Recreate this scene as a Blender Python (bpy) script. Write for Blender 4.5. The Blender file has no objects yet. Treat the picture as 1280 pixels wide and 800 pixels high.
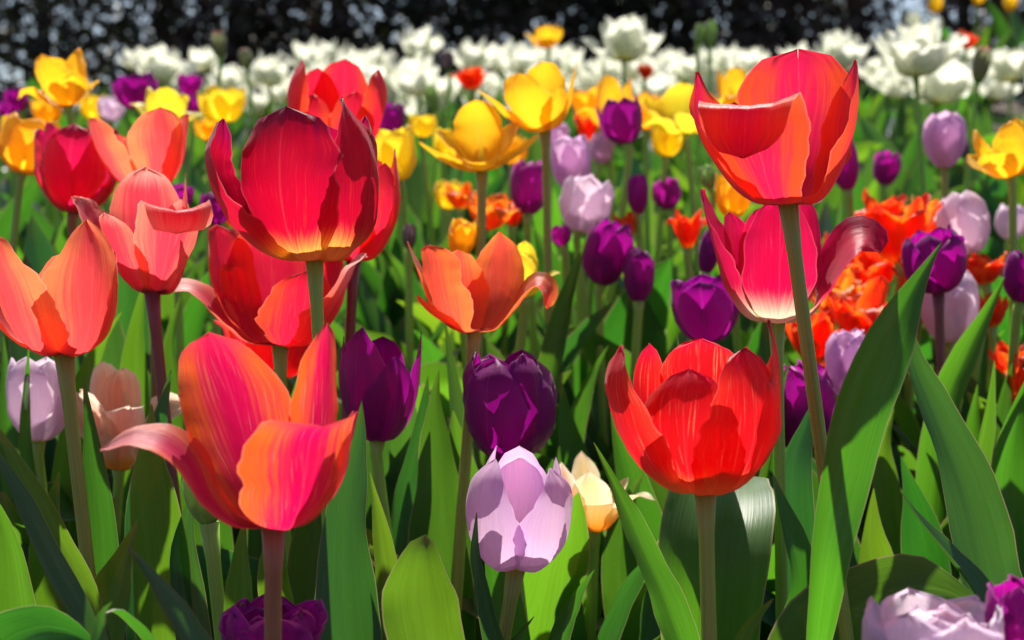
import bpy, math, random
import numpy as np
from mathutils import Vector, Matrix

R_ = math.radians
rng = random.Random(11)
scn = bpy.context.scene
COL = scn.collection

# ------------------------------------------------------------------ camera
FPX = 1280 * 50 / 36.0                       # focal length in photo pixels
CAM = Vector((0, 0, 0.62))
PITCH = -math.atan((400 - 330) / FPX)        # horizon at photo row 330
cd = bpy.data.cameras.new('camera')
cam = bpy.data.objects.new('camera', cd); COL.objects.link(cam)
cam.location = CAM
cam.rotation_euler = (R_(90) + PITCH, 0, 0)
cd.lens = 50; cd.sensor_width = 36; cd.clip_start = 0.02; cd.clip_end = 600
cd.dof.use_dof = True; cd.dof.focus_distance = 0.68; cd.dof.aperture_fstop = 10.5
cd.dof.aperture_blades = 0
scn.camera = cam
CM = Matrix.Rotation(R_(90) + PITCH, 3, 'X')

def P(px, py, d):
    return CAM + CM @ Vector(((px - 640) / FPX * d, (400 - py) / FPX * d, -d))

# ------------------------------------------------------------------ light
SUN_EL, SUN_AZ = 56, -6                     # elevation; azimuth from +Y (away from camera), + = right
w = bpy.data.worlds.new('World'); scn.world = w; w.use_nodes = True
nt = w.node_tree
sky = nt.nodes.new('ShaderNodeTexSky'); sky.sky_type = 'NISHITA'; sky.sun_disc = False
sky.sun_elevation = R_(SUN_EL); sky.sun_rotation = R_(SUN_AZ)
sky.air_density = 1.0; sky.dust_density = 1.5
bg = nt.nodes['Background']; bg.inputs[1].default_value = 0.06
nt.links.new(sky.outputs[0], bg.inputs[0])
sd = bpy.data.lights.new('sun', 'SUN'); sd.energy = 5.0; sd.angle = R_(0.6); sd.color = (1, 0.95, 0.86)
sun = bpy.data.objects.new('sun', sd); COL.objects.link(sun)
to_sun = Vector((math.sin(R_(SUN_AZ)) * math.cos(R_(SUN_EL)), math.cos(R_(SUN_AZ)) * math.cos(R_(SUN_EL)), math.sin(R_(SUN_EL))))
sun.rotation_euler = to_sun.to_track_quat('Z', 'Y').to_euler()
sun.location = to_sun * 20
vs = scn.view_settings
vs.view_transform = 'Standard'; vs.look = 'None'; vs.gamma = 1; vs.use_curve_mapping = False
vs.exposure = 0.95
cy = scn.cycles
cy.use_denoising = True
cy.max_bounces = 10; cy.diffuse_bounces = 6; cy.transmission_bounces = 8; cy.glossy_bounces = 3
cy.sample_clamp_indirect = 6; cy.caustics_reflective = False; cy.caustics_refractive = False

# ------------------------------------------------------------------ ground height
def ground(x, y):
    yy = max(y, -0.6)
    z = 0.05 + 0.2 * (min(yy, 4.6) - 0.4)
    if y > 4.6: z += 0.10 * (1 - math.exp(-(y - 4.6) / 0.5))
    z += 0.26 * math.exp(-((x - 1.9) / 0.55) ** 2 - ((y - 4.9) / 0.7) ** 2)
    z += 0.008 * math.sin(x * 9 + y * 5) + 0.006 * math.sin(x * 21 - y * 17)
    return z

# ------------------------------------------------------------------ node helpers
class NB:
    def __init__(s, name):
        s.m = bpy.data.materials.new(name); s.m.use_nodes = True
        s.t = s.m.node_tree; s.t.nodes.clear()
    def n(s, kind, **kw):
        nd = s.t.nodes.new(kind)
        for k, v in kw.items(): setattr(nd, k, v)
        return nd
    def put(s, nd, i, v):
        if v is None: return
        if isinstance(v, bpy.types.NodeSocket): s.t.links.new(v, nd.inputs[i])
        else:
            if isinstance(v, tuple) and len(v) == 3 and len(nd.inputs[i].default_value) == 4: v = v + (1,)
            nd.inputs[i].default_value = v
    def math(s, op, a, b=None, c=None, clamp=False):
        nd = s.n('ShaderNodeMath', operation=op); nd.use_clamp = clamp
        s.put(nd, 0, a); s.put(nd, 1, b)
        if c is not None: s.put(nd, 2, c)
        return nd.outputs[0]
    def ss(s, x, a, b, lo=0.0, hi=1.0):
        nd = s.n('ShaderNodeMapRange', interpolation_type='SMOOTHSTEP')
        s.put(nd, 0, x); s.put(nd, 1, a); s.put(nd, 2, b); s.put(nd, 3, lo); s.put(nd, 4, hi)
        return nd.outputs[0]
    def mix(s, f, a, b):
        nd = s.n('ShaderNodeMixRGB'); s.put(nd, 0, f); s.put(nd, 1, a); s.put(nd, 2, b)
        return nd.outputs[0]
    def comb(s, x, y, z):
        nd = s.n('ShaderNodeCombineXYZ'); s.put(nd, 0, x); s.put(nd, 1, y); s.put(nd, 2, z)
        return nd.outputs[0]
    def noise(s, vec, scale=1.0, detail=3.0, rough=0.55):
        nd = s.n('ShaderNodeTexNoise'); s.put(nd, 'Vector', vec)
        s.put(nd, 'Scale', scale); s.put(nd, 'Detail', detail); s.put(nd, 'Roughness', rough)
        return nd.outputs[0]
    def uv(s):
        u = s.n('ShaderNodeUVMap'); sp = s.n('ShaderNodeSeparateXYZ')
        s.t.links.new(u.outputs[0], sp.inputs[0]); return sp.outputs[0], sp.outputs[1]
    def rand(s):
        return s.n('ShaderNodeObjectInfo').outputs['Random']
    def hsv(s, c, h=0.5, sa=1.0, v=1.0):
        nd = s.n('ShaderNodeHueSaturation'); s.put(nd, 0, h); s.put(nd, 1, sa); s.put(nd, 2, v); s.put(nd, 4, c)
        return nd.outputs[0]
    def bump(s, h, strength, dist=0.001):
        nd = s.n('ShaderNodeBump'); s.put(nd, 'Strength', strength); s.put(nd, 'Distance', dist); s.put(nd, 'Height', h)
        return nd.outputs[0]
    def thin(s, front, through, fac, rough, spec, normal=None, sheen=0.0, clear=0.0):
        p = s.n('ShaderNodeBsdfPrincipled'); s.put(p, 'Base Color', front)
        s.put(p, 'Roughness', rough); s.put(p, 'Specular IOR Level', spec)
        if sheen: s.put(p, 'Sheen Weight', sheen); s.put(p, 'Sheen Roughness', 0.4)
        t = s.n('ShaderNodeBsdfTranslucent'); s.put(t, 0, through)
        mx = s.n('ShaderNodeMixShader'); s.put(mx, 0, fac)
        if normal is not None: s.put(p, 'Normal', normal); s.put(t, 'Normal', normal)
        s.t.links.new(p.outputs[0], mx.inputs[1]); s.t.links.new(t.outputs[0], mx.inputs[2])
        out = mx.outputs[0]
        if clear:
            tr = s.n('ShaderNodeBsdfTransparent'); s.put(tr, 0, through)
            m2 = s.n('ShaderNodeMixShader'); s.put(m2, 0, clear); s.t.links.new(out, m2.inputs[1]); s.t.links.new(tr.outputs[0], m2.inputs[2]); out = m2.outputs[0]
        o = s.n('ShaderNodeOutputMaterial'); s.t.links.new(out, o.inputs[0])
        return s.m

def petal_mat(name, center, edge, base, base_len=0.2, streak=None, streak_amt=0.0, tip=None, edge_pos=0.55, fac=0.55, rough=0.42, gam=1.06, spec=0.34, clear=0.08, tip0=0.84):
    b = NB(name); u, v = b.uv(); rd = b.math('MULTIPLY', b.rand(), 37.0)
    uc = b.math('MULTIPLY', b.math('ABSOLUTE', b.math('SUBTRACT', u, 0.5)), 2.0)
    # feathering: streaks lean from the midrib towards the rim
    sk = b.math('ADD', b.math('MULTIPLY', uc, 1.0), b.math('MULTIPLY', v, -0.42))
    side = b.math('MULTIPLY', b.math('SIGN', b.math('SUBTRACT', u, 0.5)), 3.1)
    n1 = b.noise(b.comb(b.math('MULTIPLY', sk, 13.0), b.math('MULTIPLY', v, 1.6), b.math('ADD', rd, side)), 1.0, 3)
    n2 = b.noise(b.comb(b.math('MULTIPLY', sk, 24.0), b.math('MULTIPLY', v, 3.2), b.math('ADD', rd, side)), 1.0, 3)
    n3 = b.noise(b.comb(b.math('MULTIPLY', sk, 52.0), b.math('MULTIPLY', v, 3.0), b.math('ADD', rd, side)), 1.0, 3)
    n4 = b.noise(b.comb(b.math('MULTIPLY', u, 3.0), b.math('MULTIPLY', v, 4.0), rd), 1.0, 3)
    ef = b.ss(b.math('ADD', uc, b.math('MULTIPLY', b.math('SUBTRACT', n1, 0.5), 1.0)), edge_pos - 0.35, edge_pos + 0.35)
    c = b.mix(ef, center, edge)
    c = b.mix(b.math('MULTIPLY', b.ss(n4, 0.4, 0.7), 0.25), c, center)
    if streak:
        sf = b.math('MULTIPLY', b.math('MULTIPLY', b.ss(n2, 0.54, 0.72), b.ss(n4, 0.36, 0.60)), streak_amt)
        c = b.mix(sf, c, streak)
    bf = b.ss(b.math('ADD', v, b.math('MULTIPLY', b.math('SUBTRACT', n2, 0.5), 0.35 * base_len + 0.05)), base_len * 0.35, base_len, 1.0, 0.0)
    c = b.mix(bf, c, base)
    if tip:
        tf = b.math('MULTIPLY', b.ss(b.math('ADD', v, b.math('MULTIPLY', b.math('SUBTRACT', n1, 0.5), 0.2)), tip0, 1.0), 0.85)
        c = b.mix(tf, c, tip)
    # sunlit rim painted in as a thin pale edge colour; pale midrib line
    rim = b.math('MULTIPLY', b.ss(uc, 0.945, 1.0), 0.42)
    c = b.mix(rim, c, (min(1, edge[0] * 1.2 + .12), edge[1] * .8 + .22, edge[2] * .8 + .22))
    mid = b.math('MULTIPLY', b.ss(uc, 0.0, 0.035, 1.0, 0.0), 0.22)
    c = b.mix(mid, c, (min(1, center[0] * 1.1 + .1), center[1] * .8 + .12, center[2] * .8 + .12))
    n5 = b.noise(b.comb(b.math('MULTIPLY', u, 44.0), b.math('MULTIPLY', v, 60.0), rd), 1.0, 1)
    c = b.mix(b.math('MULTIPLY', b.ss(n5, .76, .82), .45), c, (.10, .03, .04))
    val = b.math('MULTIPLY', b.math('ADD', b.math('MULTIPLY', n3, 0.40), 0.80), b.math('ADD', b.math('MULTIPLY', b.rand(), 0.16), 0.92))
    c = b.hsv(c, 0.5, 1.0, val)
    g = b.n('ShaderNodeGamma'); b.put(g, 0, c); b.put(g, 1, gam)
    nrm = b.bump(b.math('ADD', n3, b.math('MULTIPLY', n4, 1.5)), 0.25, 0.0012)
    return b.thin(c, g.outputs[0], fac, rough, spec, nrm, 0.25, clear)

def leaf_mat(name, a, bcol, thru, fac=0.42, rough=0.48, spec=0.45):
    b = NB(name); u, v = b.uv(); rd = b.math('MULTIPLY', b.rand(), 53.0)
    uc = b.math('MULTIPLY', b.math('ABSOLUTE', b.math('SUBTRACT', u, 0.5)), 2.0)
    n1 = b.noise(b.comb(b.math('MULTIPLY', u, 46.0), b.math('MULTIPLY', v, 0.9), rd), 1.0, 2)
    n2 = b.noise(b.comb(b.math('MULTIPLY', u, 4.0), b.math('MULTIPLY', v, 3.0), rd), 1.0, 5)
    n3 = b.noise(b.comb(b.math('MULTIPLY', u, 12.0), b.math('MULTIPLY', v, 40.0), rd), 1.0, 3)
    c = b.mix(b.ss(b.math('ADD', b.math('MULTIPLY', n2, 0.6), b.math('MULTIPLY', b.rand(), 0.5)), 0.25, 0.8), a, bcol)
    dirt = b.math('MULTIPLY', b.ss(n3, 0.63, 0.72), 0.5)
    c = b.mix(dirt, c, (0.16, 0.15, 0.08))
    val = b.math('ADD', b.math('MULTIPLY', n1, 0.34), 0.83)
    bloom = b.math('MULTIPLY', b.ss(n2, .5, .72), .35)
    c = b.mix(bloom, c, (.13, .19, .15))
    c = b.hsv(c, 0.5, 1.0, val)
    edge = b.math('MULTIPLY', b.ss(uc, 0.955, 0.99), 0.8)
    c = b.mix(edge, c, (0.36, 0.27, 0.19))
    tipf = b.math('MULTIPLY', b.ss(b.math('ADD', v, b.math('MULTIPLY', n2, 0.06)), 0.965, 1.01), 0.8)
    c = b.mix(tipf, c, (0.22, 0.13, 0.06))
    thru = b.mix(b.math('MULTIPLY', edge, .8), thru, (.50, .36, .20))
    t = b.hsv(thru, b.math('ADD', b.math('MULTIPLY', b.rand(), 0.05), 0.475), 1.0, b.math('MULTIPLY', val, b.math('ADD', b.math('MULTIPLY', n2, 0.5), 0.75)))
    nrm = b.bump(b.math('ADD', n1, b.math('MULTIPLY', n2, 2.2)), 0.2, 0.0012)
    return b.thin(c, t, fac, rough, spec, nrm)

def stem_mat(name, top, bot):
    b = NB(name); u, v = b.uv()
    n = b.noise(b.comb(b.math('MULTIPLY', u, 18.0), b.math('MULTIPLY', v, 6.0), b.math('MULTIPLY', b.rand(), 30)), 1.0, 3)
    c = b.mix(b.ss(b.math('ADD', v, b.math('MULTIPLY', b.math('SUBTRACT', n, 0.5), 0.5)), 0.35, 0.95), bot, top)
    c = b.hsv(c, 0.5, 1.0, b.math('ADD', b.math('MULTIPLY', n, 0.9), 0.55))
    p = b.n('ShaderNodeBsdfPrincipled'); b.put(p, 'Base Color', c); b.put(p, 'Roughness', 0.42)
    b.put(p, 'Specular IOR Level', 0.4)
    b.put(p, 'Subsurface Weight', 0.85); b.put(p, 'Subsurface Scale', 0.007); b.put(p, 'Subsurface Radius', (0.6, 1.0, 0.25))
    b.put(p, 'Normal', b.bump(n, 0.2, 0.0005))
    o = b.n('ShaderNodeOutputMaterial'); b.t.links.new(p.outputs[0], o.inputs[0])
    return b.m

V = {  # varieties
 'streak':  petal_mat('streaked_red_petal', (.80,.006,.11), (.97,.17,.03), (.72,.30,.30), .10, (.97,.34,.24), .5, (.66,.03,.10), .5),
 'palestreak': petal_mat('streaked_red_petal_pale_tipped', (.80,.010,.11), (.95,.14,.06), (.80,.05,.10), .10, (.97,.40,.32), .6, (.95,.42,.42), .5, tip0=.62),
 'palecoral': petal_mat('coral_petal_pale_tipped', (.84,.03,.09), (.95,.16,.09), (.45,.03,.06), .12, (.98,.40,.32), .5, (.97,.60,.56), .55, tip0=.60),
 'flame':   petal_mat('flamed_scarlet_petal', (.80,.012,.02), (.88,.05,.03), (.95,.45,.10), .38, (.98,.38,.22), .6, (.62,.006,.07), .7),
 'crimson': petal_mat('crimson_petal', (.62,.004,.04), (.52,.004,.045), (.90,.55,.10), .36, (.85,.07,.03), .35, (.24,.004,.08), .6),
 'coral':   petal_mat('coral_red_petal', (.84,.02,.075), (.95,.10,.035), (.45,.03,.06), .12, (.98,.22,.12), .3, (.72,.02,.06), .6),
 'scarlet': petal_mat('scarlet_orange_petal', (.82,.018,.10), (.95,.10,.03), (.62,.16,.12), .12, (.95,.16,.09), .25, (.60,.012,.08), .45),
 'salmon':  petal_mat('salmon_petal', (.90,.10,.11), (.97,.30,.12), (.50,.03,.09), .16, (.95,.20,.12), .3, None, .5),
 'pink':    petal_mat('pink_salmon_petal', (.82,.06,.10), (.92,.22,.15), (.40,.08,.10), .14, (.94,.30,.24), .3, (.85,.36,.30), .6),
 'orangec': petal_mat('coral_orange_petal', (.93,.12,.07), (.97,.24,.06), (.25,.015,.02), .10, (.97,.30,.14), .3, None, .5),
 'rose':    petal_mat('rose_crimson_petal', (.76,.006,.085), (.74,.012,.11), (.92,.84,.58), .42, (.90,.18,.24), .2, (.68,.008,.10), .6),
 'redpink': petal_mat('pinkish_red_petal', (.74,.012,.11), (.86,.04,.07), (.55,.14,.14), .10, (.60,.02,.14), .5, (.45,.01,.09), .6),
 'purple':  petal_mat('purple_petal', (.42,.004,.29), (.47,.010,.36), (.62,.30,.36), .07, (.36,.012,.36), .3, (.19,.002,.2), .6, .55),
 'dark':    petal_mat('dark_purple_petal', (.30,.002,.22), (.36,.004,.29), (.5,.2,.3), .06, (.28,.008,.30), .25, None, .6, .5),
 'magenta': petal_mat('magenta_purple_petal', (.52,.008,.36), (.56,.016,.44), (.6,.3,.4), .07, (.5,.05,.45), .35, None, .6, .55),
 'lilac':   petal_mat('lilac_petal', (.80,.54,.74), (.74,.48,.75), (.92,.66,.22), .10, (.78,.56,.80), .3, None, .6, .5),
 'pale':    petal_mat('pale_lilac_petal', (.86,.70,.80), (.80,.64,.80), (.92,.74,.40), .12, (.9,.78,.86), .3, None, .6, .5),
 'gold':    petal_mat('golden_yellow_petal', (.98,.62,.025), (.97,.54,.018), (.93,.62,.05), .12, (.98,.70,.10), .3, None, .6),
 'lemon':   petal_mat('lemon_yellow_petal', (.97,.78,.04), (.96,.72,.05), (.88,.72,.12), .12, (.98,.80,.2), .3, None, .6),
 'white':   petal_mat('white_petal', (.80,.81,.68), (.82,.83,.75), (.76,.70,.18), .26, (.68,.75,.44), .45, None, .6, .55, gam=1.0),
 'parrot':  petal_mat('orange_red_petal', (.90,.045,.01), (.96,.20,.012), (.96,.55,.03), .34, (.97,.36,.02), .5, (.85,.03,.015), .55),
 'amber':   petal_mat('amber_orange_petal', (.95,.22,.015), (.97,.38,.03), (.96,.60,.05), .3, (.9,.08,.02), .4, None, .6),
 'peach':   petal_mat('peach_cream_petal', (.93,.50,.36), (.95,.78,.62), (.92,.50,.06), .34, (.93,.76,.60), .4, (.93,.80,.62), .5),
 'cream':   petal_mat('cream_yellow_petal', (.92,.70,.36), (.93,.80,.56), (.93,.50,.05), .5, (.95,.62,.30), .4, (.93,.72,.55), .5),
 'bud':     petal_mat('green_bud_petal', (.34,.52,.14), (.44,.54,.22), (.20,.38,.09), .2, (.40,.42,.22), .3, None, .6, .35),
 'budpink': petal_mat('pink_tipped_bud_petal', (.32,.38,.18), (.42,.36,.26), (.24,.38,.12), .3, (.5,.4,.32), .3, (.70,.20,.22), .5, .5),
 'buddark': petal_mat('dusky_bud_petal', (.16,.10,.13), (.22,.16,.16), (.14,.22,.09), .35, (.26,.12,.2), .3, (.25,.06,.12), .5, .35),
}
LEAF = [
 leaf_mat('tulip_leaf_green', (.025,.085,.022), (.045,.120,.032), (.085,.27,.014)),
 leaf_mat('tulip_leaf_glaucous', (.035,.095,.050), (.06,.13,.085), (.075,.23,.018), .34, .42),
 leaf_mat('tulip_leaf_yellow_green', (.04,.115,.02), (.06,.14,.028), (.15,.38,.014), .46),
]
STEM = {
 'green': stem_mat('green_stem', (.30,.42,.09), (.20,.38,.04)),
 'olive': stem_mat('olive_stem', (.36,.34,.09), (.24,.34,.05)),
 'red':   stem_mat('reddish_stem', (.36,.13,.08), (.32,.24,.06)),
 'plum':  stem_mat('plum_stem', (.24,.07,.09), (.20,.14,.07)),
}

# ------------------------------------------------------------------ object helpers
def mesh_obj(name, verts, faces, mat, parent=None, uvs=None, smooth=True):
    me = bpy.data.meshes.new(name)
    me.from_pydata(verts, [], faces)
    if smooth: me.polygons.foreach_set('use_smooth', [True] * len(faces))
    if uvs is not None:
        li = np.empty(len(me.loops), dtype=np.int32); me.loops.foreach_get('vertex_index', li)
        lay = me.uv_layers.new(name='UVMap')
        lay.data.foreach_set('uv', np.asarray(uvs, dtype=np.float32)[li].ravel())
    me.materials.append(mat); me.update()
    o = bpy.data.objects.new(name, me); COL.objects.link(o)
    if parent: o.parent = parent
    return o

def thing(name, loc, label, cat, group=None):
    o = bpy.data.objects.new(name, None); COL.objects.link(o)
    o.empty_display_size = 0.02
    o.location = loc; o['label'] = label; o['category'] = cat
    if group: o['group'] = group
    return o

def grid_faces(nv, nu, off=0):
    f = []
    for j in range(nv - 1):
        a = off + j * nu
        for i in range(nu - 1):
            f.append((a + i, a + i + 1, a + nu + i + 1, a + nu + i))
    return f

def spline(pts, n):
    """Catmull-Rom through pts (any dim), resampled at n points equal in arc length."""
    p = np.asarray(pts, float)
    q = np.vstack([2 * p[0] - p[1], p, 2 * p[-1] - p[-2]])
    out = []
    for i in range(1, len(q) - 2):
        for t in np.linspace(0, 1, 14, endpoint=False):
            a, b, c, d = q[i - 1], q[i], q[i + 1], q[i + 2]
            out.append(0.5 * ((2 * b) + (c - a) * t + (2 * a - 5 * b + 4 * c - d) * t * t + (3 * b - a - 3 * c + d) * t ** 3))
    out.append(p[-1]); out = np.array(out)
    s = np.concatenate([[0], np.cumsum(np.linalg.norm(np.diff(out, axis=0), axis=1))])
    tt = np.linspace(0, s[-1], n)
    return np.stack([np.interp(tt, s, out[:, k]) for k in range(out.shape[1])], 1)

def fnoise(r):
    """small smooth random function of one variable"""
    ph = [(r.uniform(0, 6.28), r.uniform(2, 5) * (k + 1), 1.0 / (k + 1)) for k in range(4)]
    return lambda x: sum(a * np.sin(f * x + p) for p, f, a in ph)

def petal_geo(az, prof, W, r, cup=1.0, tip='round', flare=0.0, ruf=0.02, notch=0.0, vp=0.52, base=0.34, skew=0.0, twist=0.0, nu=15, nv=26):
    """one petal in flower space (units: photo px at the flower's depth): x right, y away, z up"""
    mer = spline([(0.5, 0.0)] + list(prof), nv)
    L = np.linalg.norm(np.diff(mer, axis=0), axis=1).sum()
    tg = np.gradient(mer, axis=0); tg /= np.linalg.norm(tg, axis=1)[:, None] + 1e-9
    nr = np.stack([-tg[:, 1], tg[:, 0]], 1)
    v = np.linspace(0, 1, nv)
    p_, q_ = {'round': (2.3, 1.9), 'point': (1.7, 1.25), 'sharp': (1.35, 1.0), 'blunt': (3.2, 2.6)}[tip]
    sm = np.clip(v / vp, 0, 1); sm = sm * sm * (3 - 2 * sm)
    wl = base + (1 - base) * sm
    tt = np.clip((v - vp) / (1 - vp), 0, 1)
    wid = W * np.where(v < vp, wl, np.clip(1 - tt ** p_, 0, 1) ** (1 / q_))
    wid = np.maximum(wid, W * 0.012)
    rmax = np.abs(mer[:, 0]).max()
    rho = cup * (0.5 * np.abs(mer[:, 0]) + 0.30 * rmax)
    rho = np.maximum(rho, wid / 1.3)
    us = np.linspace(-1, 1, nu)
    us = np.sign(us) * np.abs(us) ** 0.9
    phi = math.radians(az)
    er = np.array([math.sin(phi), -math.cos(phi), 0]); et = np.array([math.cos(phi), math.sin(phi), 0]); ez = np.array([0, 0, 1.])
    f1, f2, f3, f4 = fnoise(r), fnoise(r), fnoise(r), fnoise(r)
    cre = [(r.uniform(-.8, .8), r.uniform(.05, .12), r.uniform(-.022, .022)) for _ in range(6)]
    verts, uvs = [], []
    for j in range(nv):
        tws = math.sin(math.radians(twist) * min(1, v[j] * 1.3)); twc = math.sqrt(1 - tws * tws)
        for u in us:
            wj = wid[j] * (1 + (0.05 * f3(v[j] * 3.0) if u > 0 else 0.05 * f4(v[j] * 3.0)) * abs(u) + (0.006 + .006 * v[j]) * f1(v[j] * 22 + u * 2) * abs(u))
            a = u * wj / rho[j]
            t = rho[j] * math.sin(a); n = rho[j] * (1 - math.cos(a))
            n -= flare * W * abs(u) ** 3 * v[j]
            n += ruf * W * (f1(v[j] * 3 + (1.7 if u > 0 else 0)) * u * u * 1.3 + 0.5 * f2(u * 1.5 + v[j] * 2.2)) * min(1, v[j] * 3)
            n -= 0.035 * W * math.exp(-(u / 0.1) ** 2) * min(1, v[j] * 3) * (1 - v[j] * 0.5)
            for cu, cw, ca in cre: n += ca * W * math.exp(-((u - cu) / cw) ** 2) * min(1, v[j] * 2)
            t, n = t * twc - n * tws, n * twc + t * tws
            t += skew * W * v[j] ** 2
            lift = 0.0
            if notch: lift = -notch * W * math.exp(-(u / 0.25) ** 2) * max(0, (v[j] - 0.8) / 0.2) ** 2
            lift += ruf * 0.6 * W * f2(u * 4) * max(0, (v[j] - 0.75) / 0.25)
            R = mer[j, 0] + nr[j, 0] * n + tg[j, 0] * lift
            H = mer[j, 1] + nr[j, 1] * n + tg[j, 1] * lift
            verts.append(er * R + et * t + ez * H); uvs.append((0.5 + 0.5 * u, v[j]))
    return np.array(verts), uvs, nv, nu

def frame(roll, pitch):
    """flower axes: roll leans right (+), pitch leans towards the camera (+)"""
    return np.array(Matrix.Rotation(R_(roll), 3, 'Y') @ Matrix.Rotation(R_(pitch), 3, 'X'))

def tube(name, pts, rad, mat, parent, nseg=10, n=22):
    c = spline([tuple(p) for p in pts], n)
    tg = np.gradient(c, axis=0); tg /= np.linalg.norm(tg, axis=1)[:, None]
    verts, uvs = [], []
    ref = np.array([0, -1., 0.])
    for j in range(n):
        s = np.cross(tg[j], ref); s /= np.linalg.norm(s) + 1e-9; q = np.cross(s, tg[j])
        t = j / (n - 1); rr = rad(t) if callable(rad) else rad
        for i in range(nseg):
            a = 2 * math.pi * i / nseg
            verts.append(c[j] + (s * math.cos(a) + q * math.sin(a)) * rr); uvs.append((abs(i / nseg * 2 - 1), t))
    faces = []
    for j in range(n - 1):
        for i in range(nseg):
            k = (i + 1) % nseg
            faces.append((j * nseg + i, j * nseg + k, (j + 1) * nseg + k, (j + 1) * nseg + i))
    faces.append(tuple((n - 1) * nseg + i for i in range(nseg)))
    return mesh_obj(name, [tuple(x) for x in verts], faces, mat, parent, uvs)

# ------------------------------------------------------------------ leaves
def leaf_sheet(ctr, half, nrm, cup, r, wave=0.03, nu=9, tipv=None):
    """ctr (n,3), half-widths (n,), facing normals (n,3), cup angle in rad (n,)"""
    n = len(ctr)
    tg = np.gradient(ctr, axis=0); tg /= np.linalg.norm(tg, axis=1)[:, None] + 1e-9
    f1, f2, f3 = fnoise(r), fnoise(r), fnoise(r)
    vf = r.uniform(0.0, .38); wav2 = r.uniform(.03, .11)
    verts, uvs = [], []
    for j in range(n):
        s = np.cross(tg[j], nrm[j]); s /= np.linalg.norm(s) + 1e-9
        N = np.cross(s, tg[j]); v = j / (n - 1)
        w = half[j]
        k = max(abs(cup[j]), 1e-3) * (1 if cup[j] >= 0 else -1)
        for i in range(nu):
            u = -1 + 2 * i / (nu - 1)
            a = u * k
            ww = w * (1 + 0.05 * (f2(v * 2.5) if u > 0 else f3(v * 2.5)) * abs(u))
            t = ww * math.sin(a) / k; q = ww * (1 - math.cos(a)) / k
            q += wave * w * f1(v * 2.2 + (2.1 if u > 0 else 0)) * u * u * 1.4
            q -= 0.03 * w * math.exp(-(u / 0.12) ** 2)
            q += vf * w * (math.sqrt(u * u + .02) - .14) * (.4 + .6 * v) + wav2 * w * f1(v * 5 + (4.4 if u > 0 else 1.1)) * abs(u) ** 3
            verts.append(ctr[j] + s * t + N * q); uvs.append((0.5 + 0.5 * u, v))
    return [tuple(x) for x in verts], grid_faces(n, nu), uvs

def gen_leaf(r, az, L, W, e0, bend, twist, cup=0.7, n=18, nu=7):
    v = np.linspace(0, 1, n)
    el = np.radians(e0 - bend * v ** 1.7)
    ds = L / (n - 1)
    out = np.concatenate([[0], np.cumsum(np.cos(el[:-1]) * ds)]); z = np.concatenate([[0], np.cumsum(np.sin(el[:-1]) * ds)])
    a = math.radians(az)
    er = np.array([math.cos(a), math.sin(a), 0]); et = np.array([-math.sin(a), math.cos(a), 0]); ez = np.array([0, 0, 1.])
    side = 0.06 * L * np.sin(v * 2.2 + r.uniform(0, 6)) * v
    ctr = np.outer(out + 0.004, er) + np.outer(side, et) + np.outer(z, ez)
    half = W * np.where(v < .42, .42 + .58 * np.sin(v / .42 * math.pi / 2), np.clip(1 - ((v - .42) / .58) ** 2.0, 0, 1) ** .8)
    half = np.maximum(half, W * .015)
    nin = np.outer(-np.sin(el), er) + np.outer(np.cos(el), ez)       # faces the stem
    tw = np.radians(twist) * v
    nrm = nin * np.cos(tw)[:, None] + et * np.sin(tw)[:, None]
    cp = cup * (1.25 - 0.75 * v)
    return leaf_sheet(ctr, half, nrm, cp, r, 0.07, nu)

def add_gen_leaves(root, r, k, L, W, wide=1.0, mats=None, az0=None):
    a0 = r.uniform(0, 360) if az0 is None else az0
    for i in range(k):
        l = L * r.uniform(.72, 1.05); ww = W * r.uniform(.7, 1.1)
        vv, ff, uv = gen_leaf(r, a0 + i * 137 + r.uniform(-25, 25), l, ww, r.uniform(78, 88), wide * r.choice([r.uniform(8, 30), r.uniform(15, 55), r.uniform(50, 105)]), r.uniform(-70, 70), r.uniform(.45, 1.0))
        mesh_obj('leaf', vv, ff, (mats or LEAF)[r.choice([0, 0, 1, 1, 2])], root, uv)

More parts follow.
